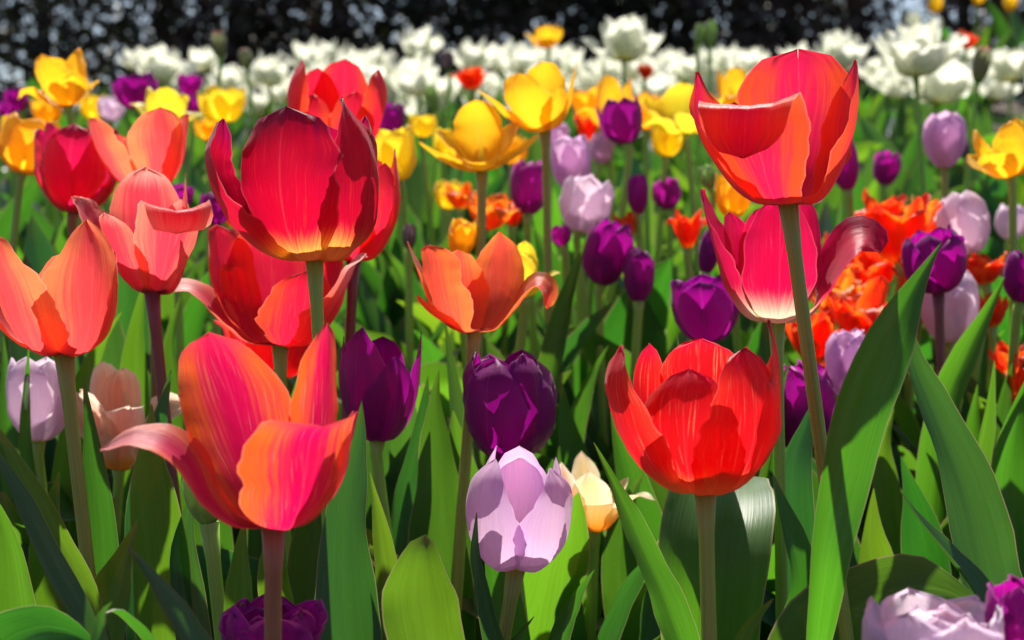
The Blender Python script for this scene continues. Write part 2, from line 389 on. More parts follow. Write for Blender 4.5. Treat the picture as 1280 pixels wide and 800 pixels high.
def px_leaf(root, d, pts, half, mat=0, twist=0.0, cup=0.5, seed=0, n=34, nu=13, wave=0.10, label=None, face=None):
    """leaf laid along points (photo x, photo y, metres nearer(-)/farther(+)) at distance d, half-widths in photo px"""
    r = random.Random(seed + 77)
    W3 = [np.array(P(x, y, d + (o[0] if o else 0))) for x, y, *o in pts]
    L = np.array(root.location)
    ctr = spline([tuple(p - L) for p in W3], n)
    s = np.linspace(0, 1, n); ks = np.linspace(0, 1, len(half))
    hw = np.interp(s, ks, half)
    hw = np.convolve(np.pad(hw, 2, 'edge'), [.1, .2, .4, .2, .1], 'valid')
    hw *= np.clip((1 - s) / 0.16, 0, 1) ** .6
    hw = np.maximum(hw, .4) * d / FPX
    tg = np.gradient(ctr, axis=0); tg /= np.linalg.norm(tg, axis=1)[:, None] + 1e-9
    tw = np.radians(np.interp(s, np.linspace(0, 1, len(twist)), twist)) if isinstance(twist, (list, tuple)) else np.full(n, math.radians(twist))
    cp = np.interp(s, np.linspace(0, 1, len(cup)), cup) if isinstance(cup, (list, tuple)) else np.full(n, cup)
    nrm = []
    prev = None
    for j in range(n):
        base = np.array(face if face else (0, -1.0, 0.12))
        if face is None and prev is not None and abs(np.dot(tg[j], base)) > 0.85: base = prev
        N = base - tg[j] * np.dot(base, tg[j]); N /= np.linalg.norm(N) + 1e-9
        if prev is not None and np.dot(N, prev) < 0: N = -N
        prev = N
        B = np.cross(tg[j], N)
        nrm.append(N * math.cos(tw[j]) + B * math.sin(tw[j]))
    vv, ff, uv = leaf_sheet(ctr, hw, nrm, cp, r, wave, nu)
    o = mesh_obj('leaf', vv, ff, LEAF[mat], root, uv)
    if label: o['label'] = label
    return o

# ------------------------------------------------------------------ tulips
def ground_hit(B, dirv):
    p = Vector(B)
    for _ in range(400):
        if p.z <= ground(p.x, p.y): break
        p += dirv * 0.004
    return p

GRP = {}
def tulip(variety, bx, by, d, petals, label, roll=0, pitch=0, stem=None, smat='green', srad=0.0034, group=None, name='tulip', leaves=0, seed=None, res=(15, 26), cat='tulip', merge=False, bow=None, LL=.38, LW=.034):
    """bx,by: where bloom meets stem in the photo; d: distance; petals: list of (az, profile, W, opts) in photo px"""
    r = random.Random(seed if seed is not None else int(bx * 31 + by * 7))
    B = P(bx, by, d); s = d / FPX
    if leaves and roll == 0 and pitch == 0: roll, pitch = r.uniform(-13, 13), r.uniform(-8, 12)
    if stem: dv = (P(stem[0], stem[1], d + (stem[2] if len(stem) > 2 else 0.0)) - B).normalized()
    else: dv = Vector((r.uniform(-.14, .14), r.uniform(-.06, .1), -1)).normalized()
    G = ground_hit(B, dv)
    root = thing(name, G, label, cat, group)
    b = B - G
    ax = Vector(frame(roll, pitch) @ np.array([0, 0, 1.]))
    mid = b * 0.5 + Vector((r.uniform(-.006, .006), r.uniform(-.006, .006), 0)) * (0 if stem else 1)
    if stem and not bow: bow = r.uniform(-7, 7)
    if bow: mid += Vector((bow * s, 0, 0))
    tube('stem', [(0, 0, -.01), mid, b - ax * 0.012 if not stem else b.lerp(mid, .1), b + ax * 0.001], lambda t: srad * (1.28 - .34 * t + .05 * math.sin(t * 9 + bx) + .45 * max(0, (t - .93) / .07) ** 2), STEM[smat], root)
    F = frame(roll, pitch)
    allv, allf, allu = [], [], []
    for spec in petals:
        az, prof, W = spec[:3]; kw = dict(spec[3]) if len(spec) > 3 else {}
        mat = V[kw.pop('var', variety)]; plab = kw.pop('label', None)
        vv, uv, nv, nu = petal_geo(az, prof, W, r, nu=res[0], nv=res[1], **kw)
        vv = (vv @ F.T) * s + np.array(b)
        if merge:
            allf += grid_faces(nv, nu, len(allv)); allv += [tuple(x) for x in vv]; allu += uv
        else:
            o = mesh_obj('petal', [tuple(x) for x in vv], grid_faces(nv, nu), mat, root, uv)
            if plab: o['label'] = plab
    if merge: mesh_obj('bloom', allv, allf, V[variety], root, allu)
    if leaves: add_gen_leaves(root, r, leaves, LL, LW)
    return root

def cup(R, H, r, open_=0.0, phi0=20, W=None, tip='round', ruf=.03, n=3, spread=.0, flare=0.0, notch=0.0):
    """3 outer + 3 inner petals; open_ 0 = closed egg, 1 = wide open"""
    out = []
    W = W or R * .98
    for ring in (1, 0):
        for k in range(n):
            az = phi0 + (360 / n) * k + (0 if ring == 0 else 180 / n) + r.uniform(-9, 9)
            rr = R * (1.0 if ring == 0 else .86) * r.uniform(.96, 1.04)
            hh = H * (r.uniform(.92, 1.0) if ring == 0 else r.uniform(.95, 1.03))
            o = min(1.0, max(0, open_ + r.uniform(-.12, .30 if open_ > -.15 else .05)))
            t1 = rr * (.90 + .25 * o); t2 = rr * (.52 + .85 * o)
            prof = [(rr * .42, hh * .035), (rr * .84, hh * .24), (rr * 1.0, hh * .52), (t1, hh * .82), (t2, hh * (1.0 - .08 * o))]
            out.append((az, prof, W * r.uniform(.93, 1.05), dict(tip=tip, ruf=ruf, flare=flare * r.uniform(.5, 1.5), notch=notch)))
    return out

def splay(R, H, r, phi0=0, W=None, ruf=.04):
    """inner petals upright, outer petals lying outwards"""
    out = []
    W = W or R * .55
    for k in range(3):
        az = phi0 + 60 + 120 * k + r.uniform(-8, 8)
        out.append((az, [(R * .25, H * .06), (R * .48, H * .35), (R * .55, H * .7), (R * .5, H * r.uniform(.95, 1.05))], W, dict(ruf=ruf)))
    for k in range(3):
        az = phi0 + 120 * k + r.uniform(-8, 8); e = r.uniform(.25, .6)
        out.append((az, [(R * .25, H * .03), (R * .55, H * .2), (R * .82, H * .38), (R * 1.05, H * e)], W * .85, dict(ruf=ruf, tip='point')))
    return out

def double(R, H, r, n=13, ragged=.06, tip='round', lay=.55):
    out = []
    for i in range(n):
        t = i / (n - 1); az = i * 137.5 + r.uniform(-14, 14)
        o = (1 - t) * lay * 2 * r.uniform(.75, 1.2)
        rr = R * (.55 + .3 * (1 - t)); hh = H * r.uniform(.82, 1.05) * (1 - .25 * o)
        prof = [(rr * .4, hh * .05), (rr * (.75 + .1 * o), hh * .3), (rr * (.88 + .2 * o), hh * .65), (rr * (.75 + .6 * o), hh * r.uniform(.92, 1.02))]
        out.append((az, prof, R * r.uniform(.36, .5), dict(ruf=ragged, tip=tip, cup=.9)))
    return out

def parrot(R, H, r, n=11):
    out = []
    for i in range(n):
        t = i / (n - 1); az = i * 137.5 + r.uniform(-20, 20); o = r.uniform(.2, 1.0) * (1.1 - .6 * t)
        hh = H * r.uniform(.7, 1.05)
        prof = [(R * .25, hh * .08), (R * (.45 + .15 * o), hh * .4), (R * (.5 + .35 * o), hh * (.78 - .1 * o)), (R * (.45 + .62 * o), hh * (1.0 - .45 * o * o))]
        out.append((az, prof, R * r.uniform(.36, .52), dict(ruf=.09, tip=r.choice(['point', 'round']), cup=.8, flare=.1)))
    return out

# ================================================================== SETTING
def build_ground():
    xs = np.concatenate([np.linspace(-60, -4, 10), np.linspace(-3.6, 3.6, 91), np.linspace(4, 60, 10)])
    ys = np.concatenate([np.linspace(-40, -1, 8), np.linspace(-.6, 7, 96), np.linspace(7.6, 14, 10), np.linspace(18, 90, 10)])
    vv = [(x, y, ground(x, y)) for y in ys for x in xs]
    b = NB('garden_soil')
    tc = b.n('ShaderNodeNewGeometry').outputs['Position']
    n1 = b.noise(tc, 9, 5); n2 = b.noise(tc, 70, 4)
    c = b.mix(b.ss(n1, .35, .65), (.030, .020, .013), (.075, .052, .034))
    c = b.mix(b.math('MULTIPLY', b.ss(n2, .6, .75), .6), c, (.11, .085, .06))
    p = b.n('ShaderNodeBsdfPrincipled'); b.put(p, 'Base Color', c); b.put(p, 'Roughness', .95)
    b.put(p, 'Normal', b.bump(b.math('ADD', n1, n2), .9, .02))
    o = b.n('ShaderNodeOutputMaterial'); b.t.links.new(p.outputs[0], o.inputs[0])
    g = mesh_obj('ground', vv, grid_faces(len(ys), len(xs)), b.m)
    g['kind'] = 'structure'
build_ground()

def bark_mat():
    b = NB('dark_bark'); tc = b.n('ShaderNodeTexCoord').outputs['Object']
    n = b.noise(tc, 14, 5)
    p = b.n('ShaderNodeBsdfPrincipled'); b.put(p, 'Base Color', b.mix(n, (.03, .022, .017), (.11, .085, .065)))
    b.put(p, 'Roughness', .9); b.put(p, 'Normal', b.bump(n, .7, .02))
    o = b.n('ShaderNodeOutputMaterial'); b.t.links.new(p.outputs[0], o.inputs[0]); return b.m
def crown_mat(name, a, c2, thru):
    b = NB(name); u, v = b.uv()
    c = b.mix(v, a, c2)
    return b.thin(c, thru, .25, .5, .35)
BARK = bark_mat()
CROWN = [crown_mat('dark_evergreen_foliage', (.038, .048, .032), (.095, .090, .060), (.03, .05, .008)),
         crown_mat('dark_copper_foliage', (.065, .044, .040), (.12, .085, .075), (.06, .022, .012))]

def tree(x, y, h, rad, n, mat, label, seed, low=.12):
    r = np.random.RandomState(seed); rr = random.Random(seed)
    gz = ground(x, y)
    root = thing('tree', (x, y, gz), label, 'tree', 'dark trees behind the flower bed')
    top = (rr.uniform(-.15, .15), rr.uniform(-.15, .15), h * .93)
    tube('trunk', [(0, 0, -.05), (rr.uniform(-.06, .06), 0, h * .35), (rr.uniform(-.1, .1), rr.uniform(-.1, .1), h * .65), top], lambda t: .05 * (1 - t) + .012, BARK, root, 9, 16)
    limbs = []
    for i in range(16):
        z = h * rr.uniform(.1, .85); a = rr.uniform(0, 6.28); l = rad * (1.15 - .7 * z / h) * rr.uniform(.7, 1.05)
        e = (math.cos(a) * l, math.sin(a) * l, z + l * rr.uniform(.25, .8)); limbs.append(((0, 0, z), e))
        tube('limb', [(0, 0, z), (e[0] * .5, e[1] * .5, z + (e[2] - z) * .35), e], lambda t: .026 * (1 - t) + .004, BARK, root, 6, 8)
    # leaf clumps round the limbs and through the crown's volume
    nc = 150
    z = h * (low + (1 - low) * r.rand(nc) ** .9); a = r.rand(nc) * 6.283
    env = rad * np.clip(1.1 - .75 * (z / h) ** 1.8, .12, 1)
    q = env * np.sqrt(r.rand(nc)) * (.75 + .45 * r.rand(nc))
    cl = np.stack([np.cos(a) * q, np.sin(a) * q, z], 1)
    k = r.randint(0, nc, n)
    ctr = cl[k] + r.randn(n, 3) * np.array([.13, .13, .11]) * rad
    S = .020 + .022 * r.rand(n)
    d1 = r.randn(n, 3); d1 /= np.linalg.norm(d1, axis=1)[:, None]
    d2 = np.cross(d1, r.randn(n, 3)); d2 /= np.linalg.norm(d2, axis=1)[:, None]
    A = ctr + d1 * S[:, None] * 1.3; B = ctr + d2 * S[:, None] * .6; C = ctr - d1 * S[:, None] * 1.1; D = ctr - d2 * S[:, None] * .6
    vv = np.stack([A, B, C, D], 1).reshape(-1, 3)
    tone = np.repeat(np.clip(.5 + .35 * r.randn(nc)[k] + .2 * r.randn(n), 0, 1), 4)
    uv = np.stack([np.full(4 * n, .5), tone], 1)
    ff = np.arange(4 * n).reshape(-1, 4).tolist()
    mesh_obj('crown', vv.tolist(), ff, mat, root, uv, smooth=False)

TL = ['dark shrubby tree at the far left end of the backdrop, sky glinting through', 'thin dark tree near the left end, pale sky spots through its leaves',
      'loose dark tree behind the leftmost golden tulip', 'dark tree behind the small white tulips at upper left',
      'dense dark tree behind the green bud at upper left', 'dark tree above the tall coral tulip', 'dark tree behind the white row left of centre',
      'dark tree behind the white row at the centre', 'dark tree behind the amber double tulip in the white row', 'dark tree behind the broad white tulip at upper centre',
      'near black tree behind the pair of green buds', 'loose dark tree with the widest pale sky gap, above the tall scarlet tulip', 'dark tree right of the widest sky gap', 'dark tree behind the yellow tulips at upper right',
      'dark tree at the far right end of the backdrop']
for i in range(15):
    x = -3.9 + i * .56
    dens = [9, 10, 13, 15, 22, 24, 25, 26, 27, 28, 28, 10, 9, 23, 23][i]
    tree(x, 8.6 + (.5 if i % 2 else 0) + rng.uniform(-.2, .2), rng.uniform(3.3, 3.9), rng.uniform(.72, .9), int(dens * 410), CROWN[(i % 3 == 1) * 1], TL[i], 300 + i)

# ================================================================== HERO TULIPS
RED, PUR, LIL, YEL, WHI, ORA, PEA = 'red tulips', 'purple tulips', 'lilac tulips', 'yellow tulips', 'white double tulips', 'orange double tulips', 'peach tulips'
r0 = random.Random(5)

# front streaked tulip, bottom left
H1 = tulip('streak', 342, 660, .55, [
    (202, [(44, 8), (74, 52), (92, 110), (100, 170), (100, 215), (90, 242)], 80, dict(base=.5, ruf=.025, cup=1.6, tip='round', skew=.78)),
    (274, [(46, 6), (82, 36), (104, 76), (132, 106), (170, 116), (211, 100)], 50, dict(cup=1.1, tip='point', ruf=.03, vp=.5, base=.5, twist=-20, var='palestreak')),
    (32, [(46, 8), (78, 45), (90, 90), (98, 122), (114, 137), (128, 140)], 78, dict(base=.55, vp=.5, cup=1.15, ruf=.006, tip='blunt', skew=.12)),
    (146, [(40, 10), (74, 60), (82, 130), (80, 190), (74, 254)], 48, dict(skew=-.5, cup=.8, ruf=.05, tip='point', vp=.6)),
    (96, [(45, 8), (84, 55), (96, 100), (104, 144)], 54, dict(cup=.9, ruf=.05)),
  ], 'large open orange and magenta streaked tulip with one petal bent out left, at lower left', smat='red', srad=.0036, stem=(340, 800), group=RED)

# crimson cup
H2 = tulip('crimson', 393, 326, .72, [
    (180, [(30, 4), (62, 40), (80, 95), (76, 140), (62, 178)], 66, dict(ruf=.03)),
    (236, [(36, 4), (72, 40), (92, 90), (90, 135), (78, 165)], 55, dict(ruf=.03)),
    (290, [(46, 4), (92, 36), (124, 88), (130, 130), (112, 172)], 74, dict(tip='round', ruf=.03, twist=-22)),
    (112, [(40, 4), (64, 40), (74, 90), (74, 150), (66, 182)], 62, dict(ruf=.03)),
    (343, [(38, 3), (74, 36), (94, 90), (92, 140), (76, 184)], 72, dict(ruf=.02, tip='blunt', cup=1.2)),
    (62, [(40, 4), (72, 38), (84, 95), (74, 150), (42, 200)], 68, dict(tip='point', ruf=.05, vp=.45)),
  ], 'deep crimson cup shaped tulip with a yellow base, tallest of the front left flowers', smat='green', stem=(400, 470), group=RED)

H2b = tulip('coral', 442, 326, .86, [
    (100, [(26, 4), (50, 40), (58, 80), (52, 140)], 36, dict(ruf=.03)),
    (60, [(26, 4), (50, 40), (58, 80), (48, 120)], 38, {}), (150, [(26, 4), (48, 40), (52, 80), (40, 132)], 36, {}),
    (220, [(26, 4), (48, 40), (52, 80), (40, 130)], 36, {}), (300, [(26, 4), (48, 40), (52, 80), (46, 120)], 36, {}), (0, [(26, 4), (48, 40), (52, 80), (40, 100)], 36, {}),
  ], 'coral red tulip half hidden behind the crimson cup, showing on its right', smat='plum', stem=(436, 430), group=RED)

H3 = tulip('coral', 415, 206, 1.02, [
    (180, [(22, 3), (44, 30), (54, 70), (52, 105), (40, 133)], 48, dict(ruf=.02)),
    (285, [(24, 3), (48, 30), (60, 72), (58, 100), (46, 124)], 48, {}),
    (78, [(24, 3), (48, 30), (60, 72), (60, 100), (50, 122)], 46, {}),
    (325, [(24, 3), (46, 26), (52, 58), (44, 84)], 36, {}), (35, [(24, 3), (46, 26), (54, 60), (48, 92)], 38, {}),
    (225, [(22, 3), (44, 30), (52, 70), (46, 118)], 40, {}),
  ], 'tall blurred coral tulip standing behind and above the crimson cup', smat='red', group=RED, leaves=2)

# salmon, left edge
H4 = tulip('salmon', 80, 444, .70, [
    (190, [(30, 4), (52, 44), (60, 84), (52, 130)], 48, {}),
    (316, [(34, 4), (62, 40), (80, 88), (90, 120), (92, 150)], 72, dict(cup=1.5, ruf=.02, vp=.4, base=.6)),
    (50, [(34, 4), (56, 44), (62, 100), (60, 135), (52, 168)], 68, dict(cup=1.5, tip='point', ruf=.02, vp=.45, base=.6)),
    (262, [(40, 5), (76, 30), (96, 66), (96, 90)], 50, {}),
    (120, [(34, 5), (56, 38), (66, 78), (64, 130)], 46, {}),
  ], 'pale salmon orange tulip at the left edge on a thick green stem', smat='olive', stem=(110, 720, .0), srad=.0036, group=RED)

# pink salmon with folded lip
H5 = tulip('pink', 190, 368, .80, [
    (200, [(28, 4), (52, 48), (62, 100), (58, 138), (48, 160)], 56, dict(cup=1.2, ruf=.04)),
    (140, [(26, 4), (46, 44), (50, 92), (46, 120)], 42, {}),
    (108, [(28, 5), (46, 60), (44, 112), (42, 152)], 24, dict(tip='point')),
    (284, [(28, 14), (52, 48), (68, 84), (82, 106), (94, 120)], 40, dict(ruf=.06, twist=-30)),
    (318, [(26, 12), (46, 38), (60, 72), (66, 100)], 42, {}),
    (33, [(26, 12), (52, 46), (72, 82), (82, 101), (94, 101), (97, 88), (92, 74)], 46, dict(vp=.66, tip='blunt', cup=1.1)),
  ], 'pink salmon tulip at left with one petal tip folded flat outwards', smat='plum', stem=(200, 470), group=RED)

H6 = tulip('redpink', 92, 266, 1.05, cup(50, 112, r0, .42, 10, ruf=.05), 'pinkish red cup tulip at left, behind the pink salmon one', smat='red', group=RED, leaves=2)
H7 = tulip('salmon', 190, 238, .98, [
    (305, [(22, 3), (44, 28), (56, 62), (58, 98)], 40, {}), (40, [(22, 3), (44, 28), (58, 58), (66, 88)], 44, {}),
    (180, [(22, 3), (42, 28), (48, 62), (44, 92)], 44, {}), (90, [(22, 3), (44, 28), (56, 60), (64, 84)], 36, {}),
    (268, [(22, 3), (44, 28), (56, 62), (60, 104)], 28, dict(tip='point')), (232, [(22, 3), (42, 28), (48, 62), (44, 84)], 38, {}),
  ], 'salmon tulip with spread petals right of the pinkish red cup', smat='red', group=RED, leaves=2)

# red with pale bent petal tips, left of centre
H8 = tulip('coral', 350, 433, .83, [
    (196, [(36, 5), (68, 42), (86, 98), (92, 135), (90, 160)], 76, dict(cup=1.4, ruf=.03)),
    (244, [(40, 8), (74, 50), (88, 100), (96, 152)], 50, dict(tip='blunt', ruf=.05)),
    (279, [(44, 8), (74, 38), (94, 64), (118, 74), (150, 66)], 38, dict(var='palecoral', twist=-20, cup=1.0, tip='point', ruf=.04)),
    (72, [(42, 6), (76, 42), (94, 80), (104, 104), (118, 112)], 60, dict(var='palecoral', twist=18, tip='point', ruf=.05)),
    (130, [(36, 5), (66, 45), (80, 95), (82, 120)], 48, {}),
    (34, [(38, 6), (64, 42), (76, 72), (78, 94)], 54, dict(base=.5, vp=.45, ruf=.015)),
  ], 'coral red tulip under the crimson cup with pale tips bent out both ways', smat='green', stem=(353, 560), group=RED)
H8b = tulip('coral', 343, 474, .94, cup(58, 84, r0, .8, 30), 'coral red bloom low behind the bent tipped coral tulip', smat='green', stem=(346, 600), group=RED)

# coral orange centre
H9 = tulip('orangec', 593, 416, .82, [
    (150, [(26, 4), (54, 42), (66, 84), (68, 108), (62, 127)], 52, dict(cup=1.35, tip='point', ruf=.02)),
    (205, [(24, 4), (48, 40), (56, 78), (52, 104)], 40, {}),
    (306, [(26, 4), (50, 36), (62, 72), (66, 96), (70, 108)], 48, dict(cup=1.2, tip='blunt', ruf=.03)),
    (82, [(28, 5), (50, 28), (66, 50), (80, 62), (92, 52), (92, 30)], 30, dict(twist=20, cup=1.0, tip='round', vp=.6)),
    (266, [(30, 6), (54, 34), (68, 70), (84, 114)], 24, dict(tip='round')),
    (290, [(25, 6), (50, 20), (70, 38), (74, 48)], 24, dict(cup=.8)),
  ], 'open coral orange tulip at the centre with one petal curling down at right', smat='olive', stem=(589, 490), group=RED)

# scarlet orange, upper right with folded front petal
H10 = tulip('scarlet', 985, 256, .65, [
    (160, [(36, 4), (70, 42), (82, 100), (78, 160), (70, 203)], 84, dict(cup=1.6, notch=.16, ruf=.015, tip='blunt', vp=.5)),
    (222, [(36, 5), (70, 50), (84, 100), (86, 135)], 50, {}),
    (266, [(42, 5), (84, 44), (108, 100), (114, 166)], 66, dict(tip='point', ruf=.03, twist=-30)),
    (81, [(40, 5), (66, 48), (80, 108), (80, 178)], 62, dict(tip='point', ruf=.02, twist=15)),
        (329, [(42, 4), (78, 42), (96, 84), (103, 110), (113, 113), (118, 96), (114, 72), (108, 52)], 66, dict(vp=.62, tip='round', cup=2.4, ruf=.02, skew=-.25)),
  ], 'scarlet orange tulip highest at right, its front petal folded over outwards', smat='olive', stem=(1027, 560, .0), srad=.0033, group=RED)

# rose crimson with white base
H11 = tulip('rose', 971, 404, .76, [
    (180, [(30, 5), (52, 45), (62, 100), (58, 150)], 54, {}), (142, [(30, 5), (54, 45), (62, 100), (60, 158)], 46, {}),
    (230, [(30, 5), (54, 45), (66, 100), (70, 140)], 46, {}),
    (276, [(38, 8), (66, 46), (82, 102), (96, 166)], 56, dict(tip='point', ruf=.03, twist=-25)),
    (352, [(34, 5), (58, 45), (68, 100), (64, 152)], 50, dict(cup=1.2)),
    (70, [(38, 7), (60, 40), (74, 76), (92, 102), (112, 104), (124, 88)], 48, dict(twist=34, cup=1.6, vp=.6, tip='round', ruf=.04)),
  ], 'rose crimson tulip with a white base just below the highest scarlet one', smat='green', stem=(972, 600), group=RED)

# red cup lower right
H12 = tulip('flame', 882, 616, .62, [
    (180, [(30, 5), (60, 40), (78, 100), (78, 150), (62, 182), (38, 190)], 66, dict(tip='blunt', ruf=.03)),
    (236, [(34, 5), (68, 42), (90, 100), (92, 150), (80, 184)], 52, {}),
    (130, [(34, 5), (66, 42), (84, 100), (84, 150), (76, 180)], 48, {}),
    (286, [(44, 5), (90, 42), (118, 98), (128, 146), (112, 186)], 66, dict(tip='round', ruf=.03)),
    (80, [(36, 5), (70, 40), (88, 100), (88, 160), (76, 216)], 62, dict(tip='point', ruf=.03)),
    (335, [(36, 4), (70, 38), (88, 88), (84, 130), (66, 160)], 74, dict(ruf=.015, cup=1.3, vp=.42, base=.5)),
    (31, [(36, 4), (72, 38), (92, 94), (90, 145), (72, 184)], 68, dict(ruf=.02, tip='round', cup=1.3, vp=.42, base=.5)),
  ], 'scarlet cup tulip with pale flame streaks at lower right', smat='olive', stem=(885, 800), srad=.0036, group=RED)

# ------------------------------------------------------------------ purple
P1 = tulip('purple', 472, 550, .80, [
    (330, [(22, 3), (42, 36), (50, 80), (46, 118), (40, 142)], 44, dict(tip='point')), (30, [(22, 3), (42, 36), (50, 72), (44, 108)], 40, dict(tip='point')),
    (90, [(22, 3), (42, 36), (50, 80), (50, 138)], 32, dict(tip='point')), (270, [(22, 3), (42, 36), (50, 78), (46, 128)], 36, dict(tip='point')),
    (180, [(22, 3), (38, 36), (44, 80), (36, 128)], 40, {}), (225, [(22, 3), (38, 36), (44, 80), (36, 128)], 40, {}),
  ], 'smooth purple tulip right of the streaked front tulip', smat='green', group=PUR, roll=2)
P2 = tulip('dark', 633, 576, .78, cup(60, 136, r0, -.02, 335, ruf=.05, tip='round'), 'dark purple rounded tulip just above the pale lilac cup', smat='green', group=PUR)
P3 = tulip('magenta', 340, 850, .60, cup(64, 100, r0, .3, 5, ruf=.09) + cup(44, 92, r0, .4, 50, ruf=.09), 'ruffled magenta purple bloom at the bottom edge behind a brown stem', smat='green', group=PUR)
P4 = tulip('purple', 886, 430, .98, cup(44, 88, r0, .35, 350, ruf=.04), 'purple tulip left of the rose crimson one', smat='green', group=PUR, roll=-6, leaves=2)
P5 = tulip('magenta', 1004, 566, .92, cup(40, 112, r0, .15, 15, ruf=.09) + cup(26, 100, r0, .1, 40, ruf=.08), 'ruffled purple tulip behind the two crossing green stems at right', smat='green', group=PUR)
P6 = tulip('purple', 1173, 366, 1.0, cup(40, 82, r0, .12, 25, ruf=.04), 'purple tulip above the tall lit leaf tip at right', smat='plum', stem=(1177, 470), group=PUR, leaves=2)
P7 = tulip('purple', 752, 356, 1.15, cup(30, 84, r0, .0, 40, ruf=.04, tip='point'), 'purple tulip right of the coral orange one, taller of two', group=PUR, leaves=3)
P8 = tulip('purple', 798, 378, 1.12, cup(20, 68, r0, .0, 10, ruf=.04), 'slim purple tulip at the right of the taller purple one near centre', group=PUR, leaves=3)
P9 = tulip('purple', 1276, 378, .95, cup(30, 66, r0, .3, 30), 'purple tulip cut by the right edge beside a green leaf tip', group=PUR, leaves=1)
P10 = tulip('purple', 784, 180, 1.35, cup(28, 60, r0, .3, 20, tip='point'), 'purple tulip among the yellow ones at upper centre', group=PUR, leaves=3)
P11 = tulip('magenta', 660, 268, 1.25, cup(26, 70, r0, .1, 0), 'purple tulip behind the stem of the high golden tulip', group=PUR, leaves=2)
P12 = tulip('purple', 174, 136, 1.6, cup(28, 44, r0, .4, 20), 'blurred purple tulip right of the leftmost golden tulip', group=PUR, leaves=3)
P13 = tulip('purple', 488, 170, 1.5, cup(20, 42, r0, .1, 20), 'blurred purple tulip right of the tall coral tulip', group=PUR, leaves=3)
P14 = tulip('magenta', 798, 268, 1.3, cup(14, 52, r0, -.1, 20, tip='point'), 'slim closed purple tulip below the upper centre purple one', group=PUR, leaves=3)
P15 = tulip('magenta', 1060, 238, 1.3, cup(18, 64, r0, .1, 20), 'blurred purple tulip showing right of the scarlet orange one', group=PUR, leaves=3)
P16 = tulip('purple', 266, 282, 1.1, cup(20, 42, r0, .3, 20), 'small purple tulip between the pink salmon and the crimson tulips', group=PUR, leaves=1)
P17 = tulip('magenta', 1282, 830, .50, cup(46, 104, r0, .2, 20, ruf=.08), 'ruffled magenta bloom in the bottom right corner', group=PUR)
P18 = tulip('purple', 24, 140, 1.9, cup(16, 32, r0, .3, 20), 'tiny blurred purple tulip left of the leftmost golden tulip', group=PUR, leaves=3)
P19 = tulip('purple', 242, 146, 1.9, cup(14, 28, r0, .3, 20), 'tiny purple tulip between two lemon yellow ones at upper left', group=PUR, leaves=3)
P20 = tulip('dark', 882, 342, 1.05, cup(14, 56, r0, -.1, 20, tip='point'), 'narrow dark purple bloom behind the left petal of the rose crimson tulip', group=PUR, leaves=1)
P21 = tulip('magenta', 704, 308, 1.2, cup(14, 28, r0, .2, 20), 'small purple bloom left of the taller purple tulip near centre', group=PUR, leaves=1)
P22 = tulip('buddark', 512, 312, 1.2, cup(9, 34, r0, -.3, 20, tip='sharp'), 'dusky purple bud left above the coral orange tulip', group='tulip buds', name='tulip_bud', leaves=2)
P23 = tulip('purple', 222, 262, 1.15, cup(18, 34, r0, .3, 20), 'purple tulip hidden behind the right petal of the pink salmon one', group=PUR, leaves=2)

# ------------------------------------------------------------------ lilac
L1 = tulip('lilac', 645, 711, .68, [
    (182, [(28, 3), (48, 34), (53, 82), (46, 118), (32, 150)], 46, dict(ruf=.008)),
    (256, [(28, 3), (50, 34), (55, 80), (46, 120), (30, 152)], 42, dict(tip='point', ruf=.008)),
    (104, [(28, 3), (50, 34), (56, 80), (54, 112), (46, 140)], 42, dict(tip='point', ruf=.008)),
    (312, [(34, 3), (60, 34), (68, 78), (62, 116), (40, 140)], 62, dict(tip='point', vp=.45, ruf=.01, base=.5)),
    (50, [(34, 3), (62, 34), (70, 76), (66, 110), (48, 132)], 60, dict(tip='point', vp=.45, ruf=.01, base=.5)),
    (180, [(32, 3), (56, 34), (62, 80), (56, 115), (44, 138)], 60, dict(ruf=.01)),
  ], 'pale lilac cup tulip at the bottom centre', smat='olive', stem=(630, 790), group=LIL, roll=2)
L2 = tulip('pale', 48, 552, .86, cup(42, 108, r0, .1, 350), 'pale lilac tulip behind the salmon tulip stem at left', group=LIL)
L3 = tulip('lilac', 1181, 210, 1.35, cup(27, 70, r0, -.02, 340), 'blurred lilac tulip standing alone below the white ones at right', smat='olive', stem=(1180, 290), group=LIL, leaves=3)
L4 = tulip('pale', 1216, 318, 1.15, cup(32, 80, r0, -.05, 15), 'pale lilac tulip above and right of the purple one at right', group=LIL, leaves=3)
L5 = tulip('pale', 1188, 430, 1.08, cup(36, 94, r0, -.05, 40), 'whitish lilac tulip behind the stem of the purple one at right', group=LIL, leaves=1)
L6 = tulip('lilac', 1062, 498, .96, cup(30, 88, r0, .1, 20, ruf=.07), 'lilac tulip partly hidden by the tall lit leaf', group=LIL)
L7 = tulip('lilac', 718, 240, 1.3, cup(26, 72, r0, .1, 20, ruf=.06), 'lilac tulip below the golden pair, upper of two close together', group=LIL, leaves=2)
L8 = tulip('pale', 725, 290, 1.22, cup(34, 72, r0, .1, 50, ruf=.06), 'lilac tulip just under another, above the coral orange bloom', group=LIL, leaves=2)
L9 = tulip('pale', 1170, 862, .50, cup(88, 112, r0, .4, 12, ruf=.06) + cup(56, 100, r0, .35, 40, ruf=.06), 'large pale lilac bloom cut by the bottom edge at right', group=LIL)
L10 = tulip('pale', 138, 152, 1.7, cup(17, 32, r0, .2, 20), 'small blurred lilac tulip between yellow and purple ones at upper left', group=LIL, leaves=3)
L11 = tulip('lilac', 750, 205, 1.45, cup(16, 40, r0, .2, 20), 'small lilac tulip left below the upper centre purple one', group=LIL, leaves=3)

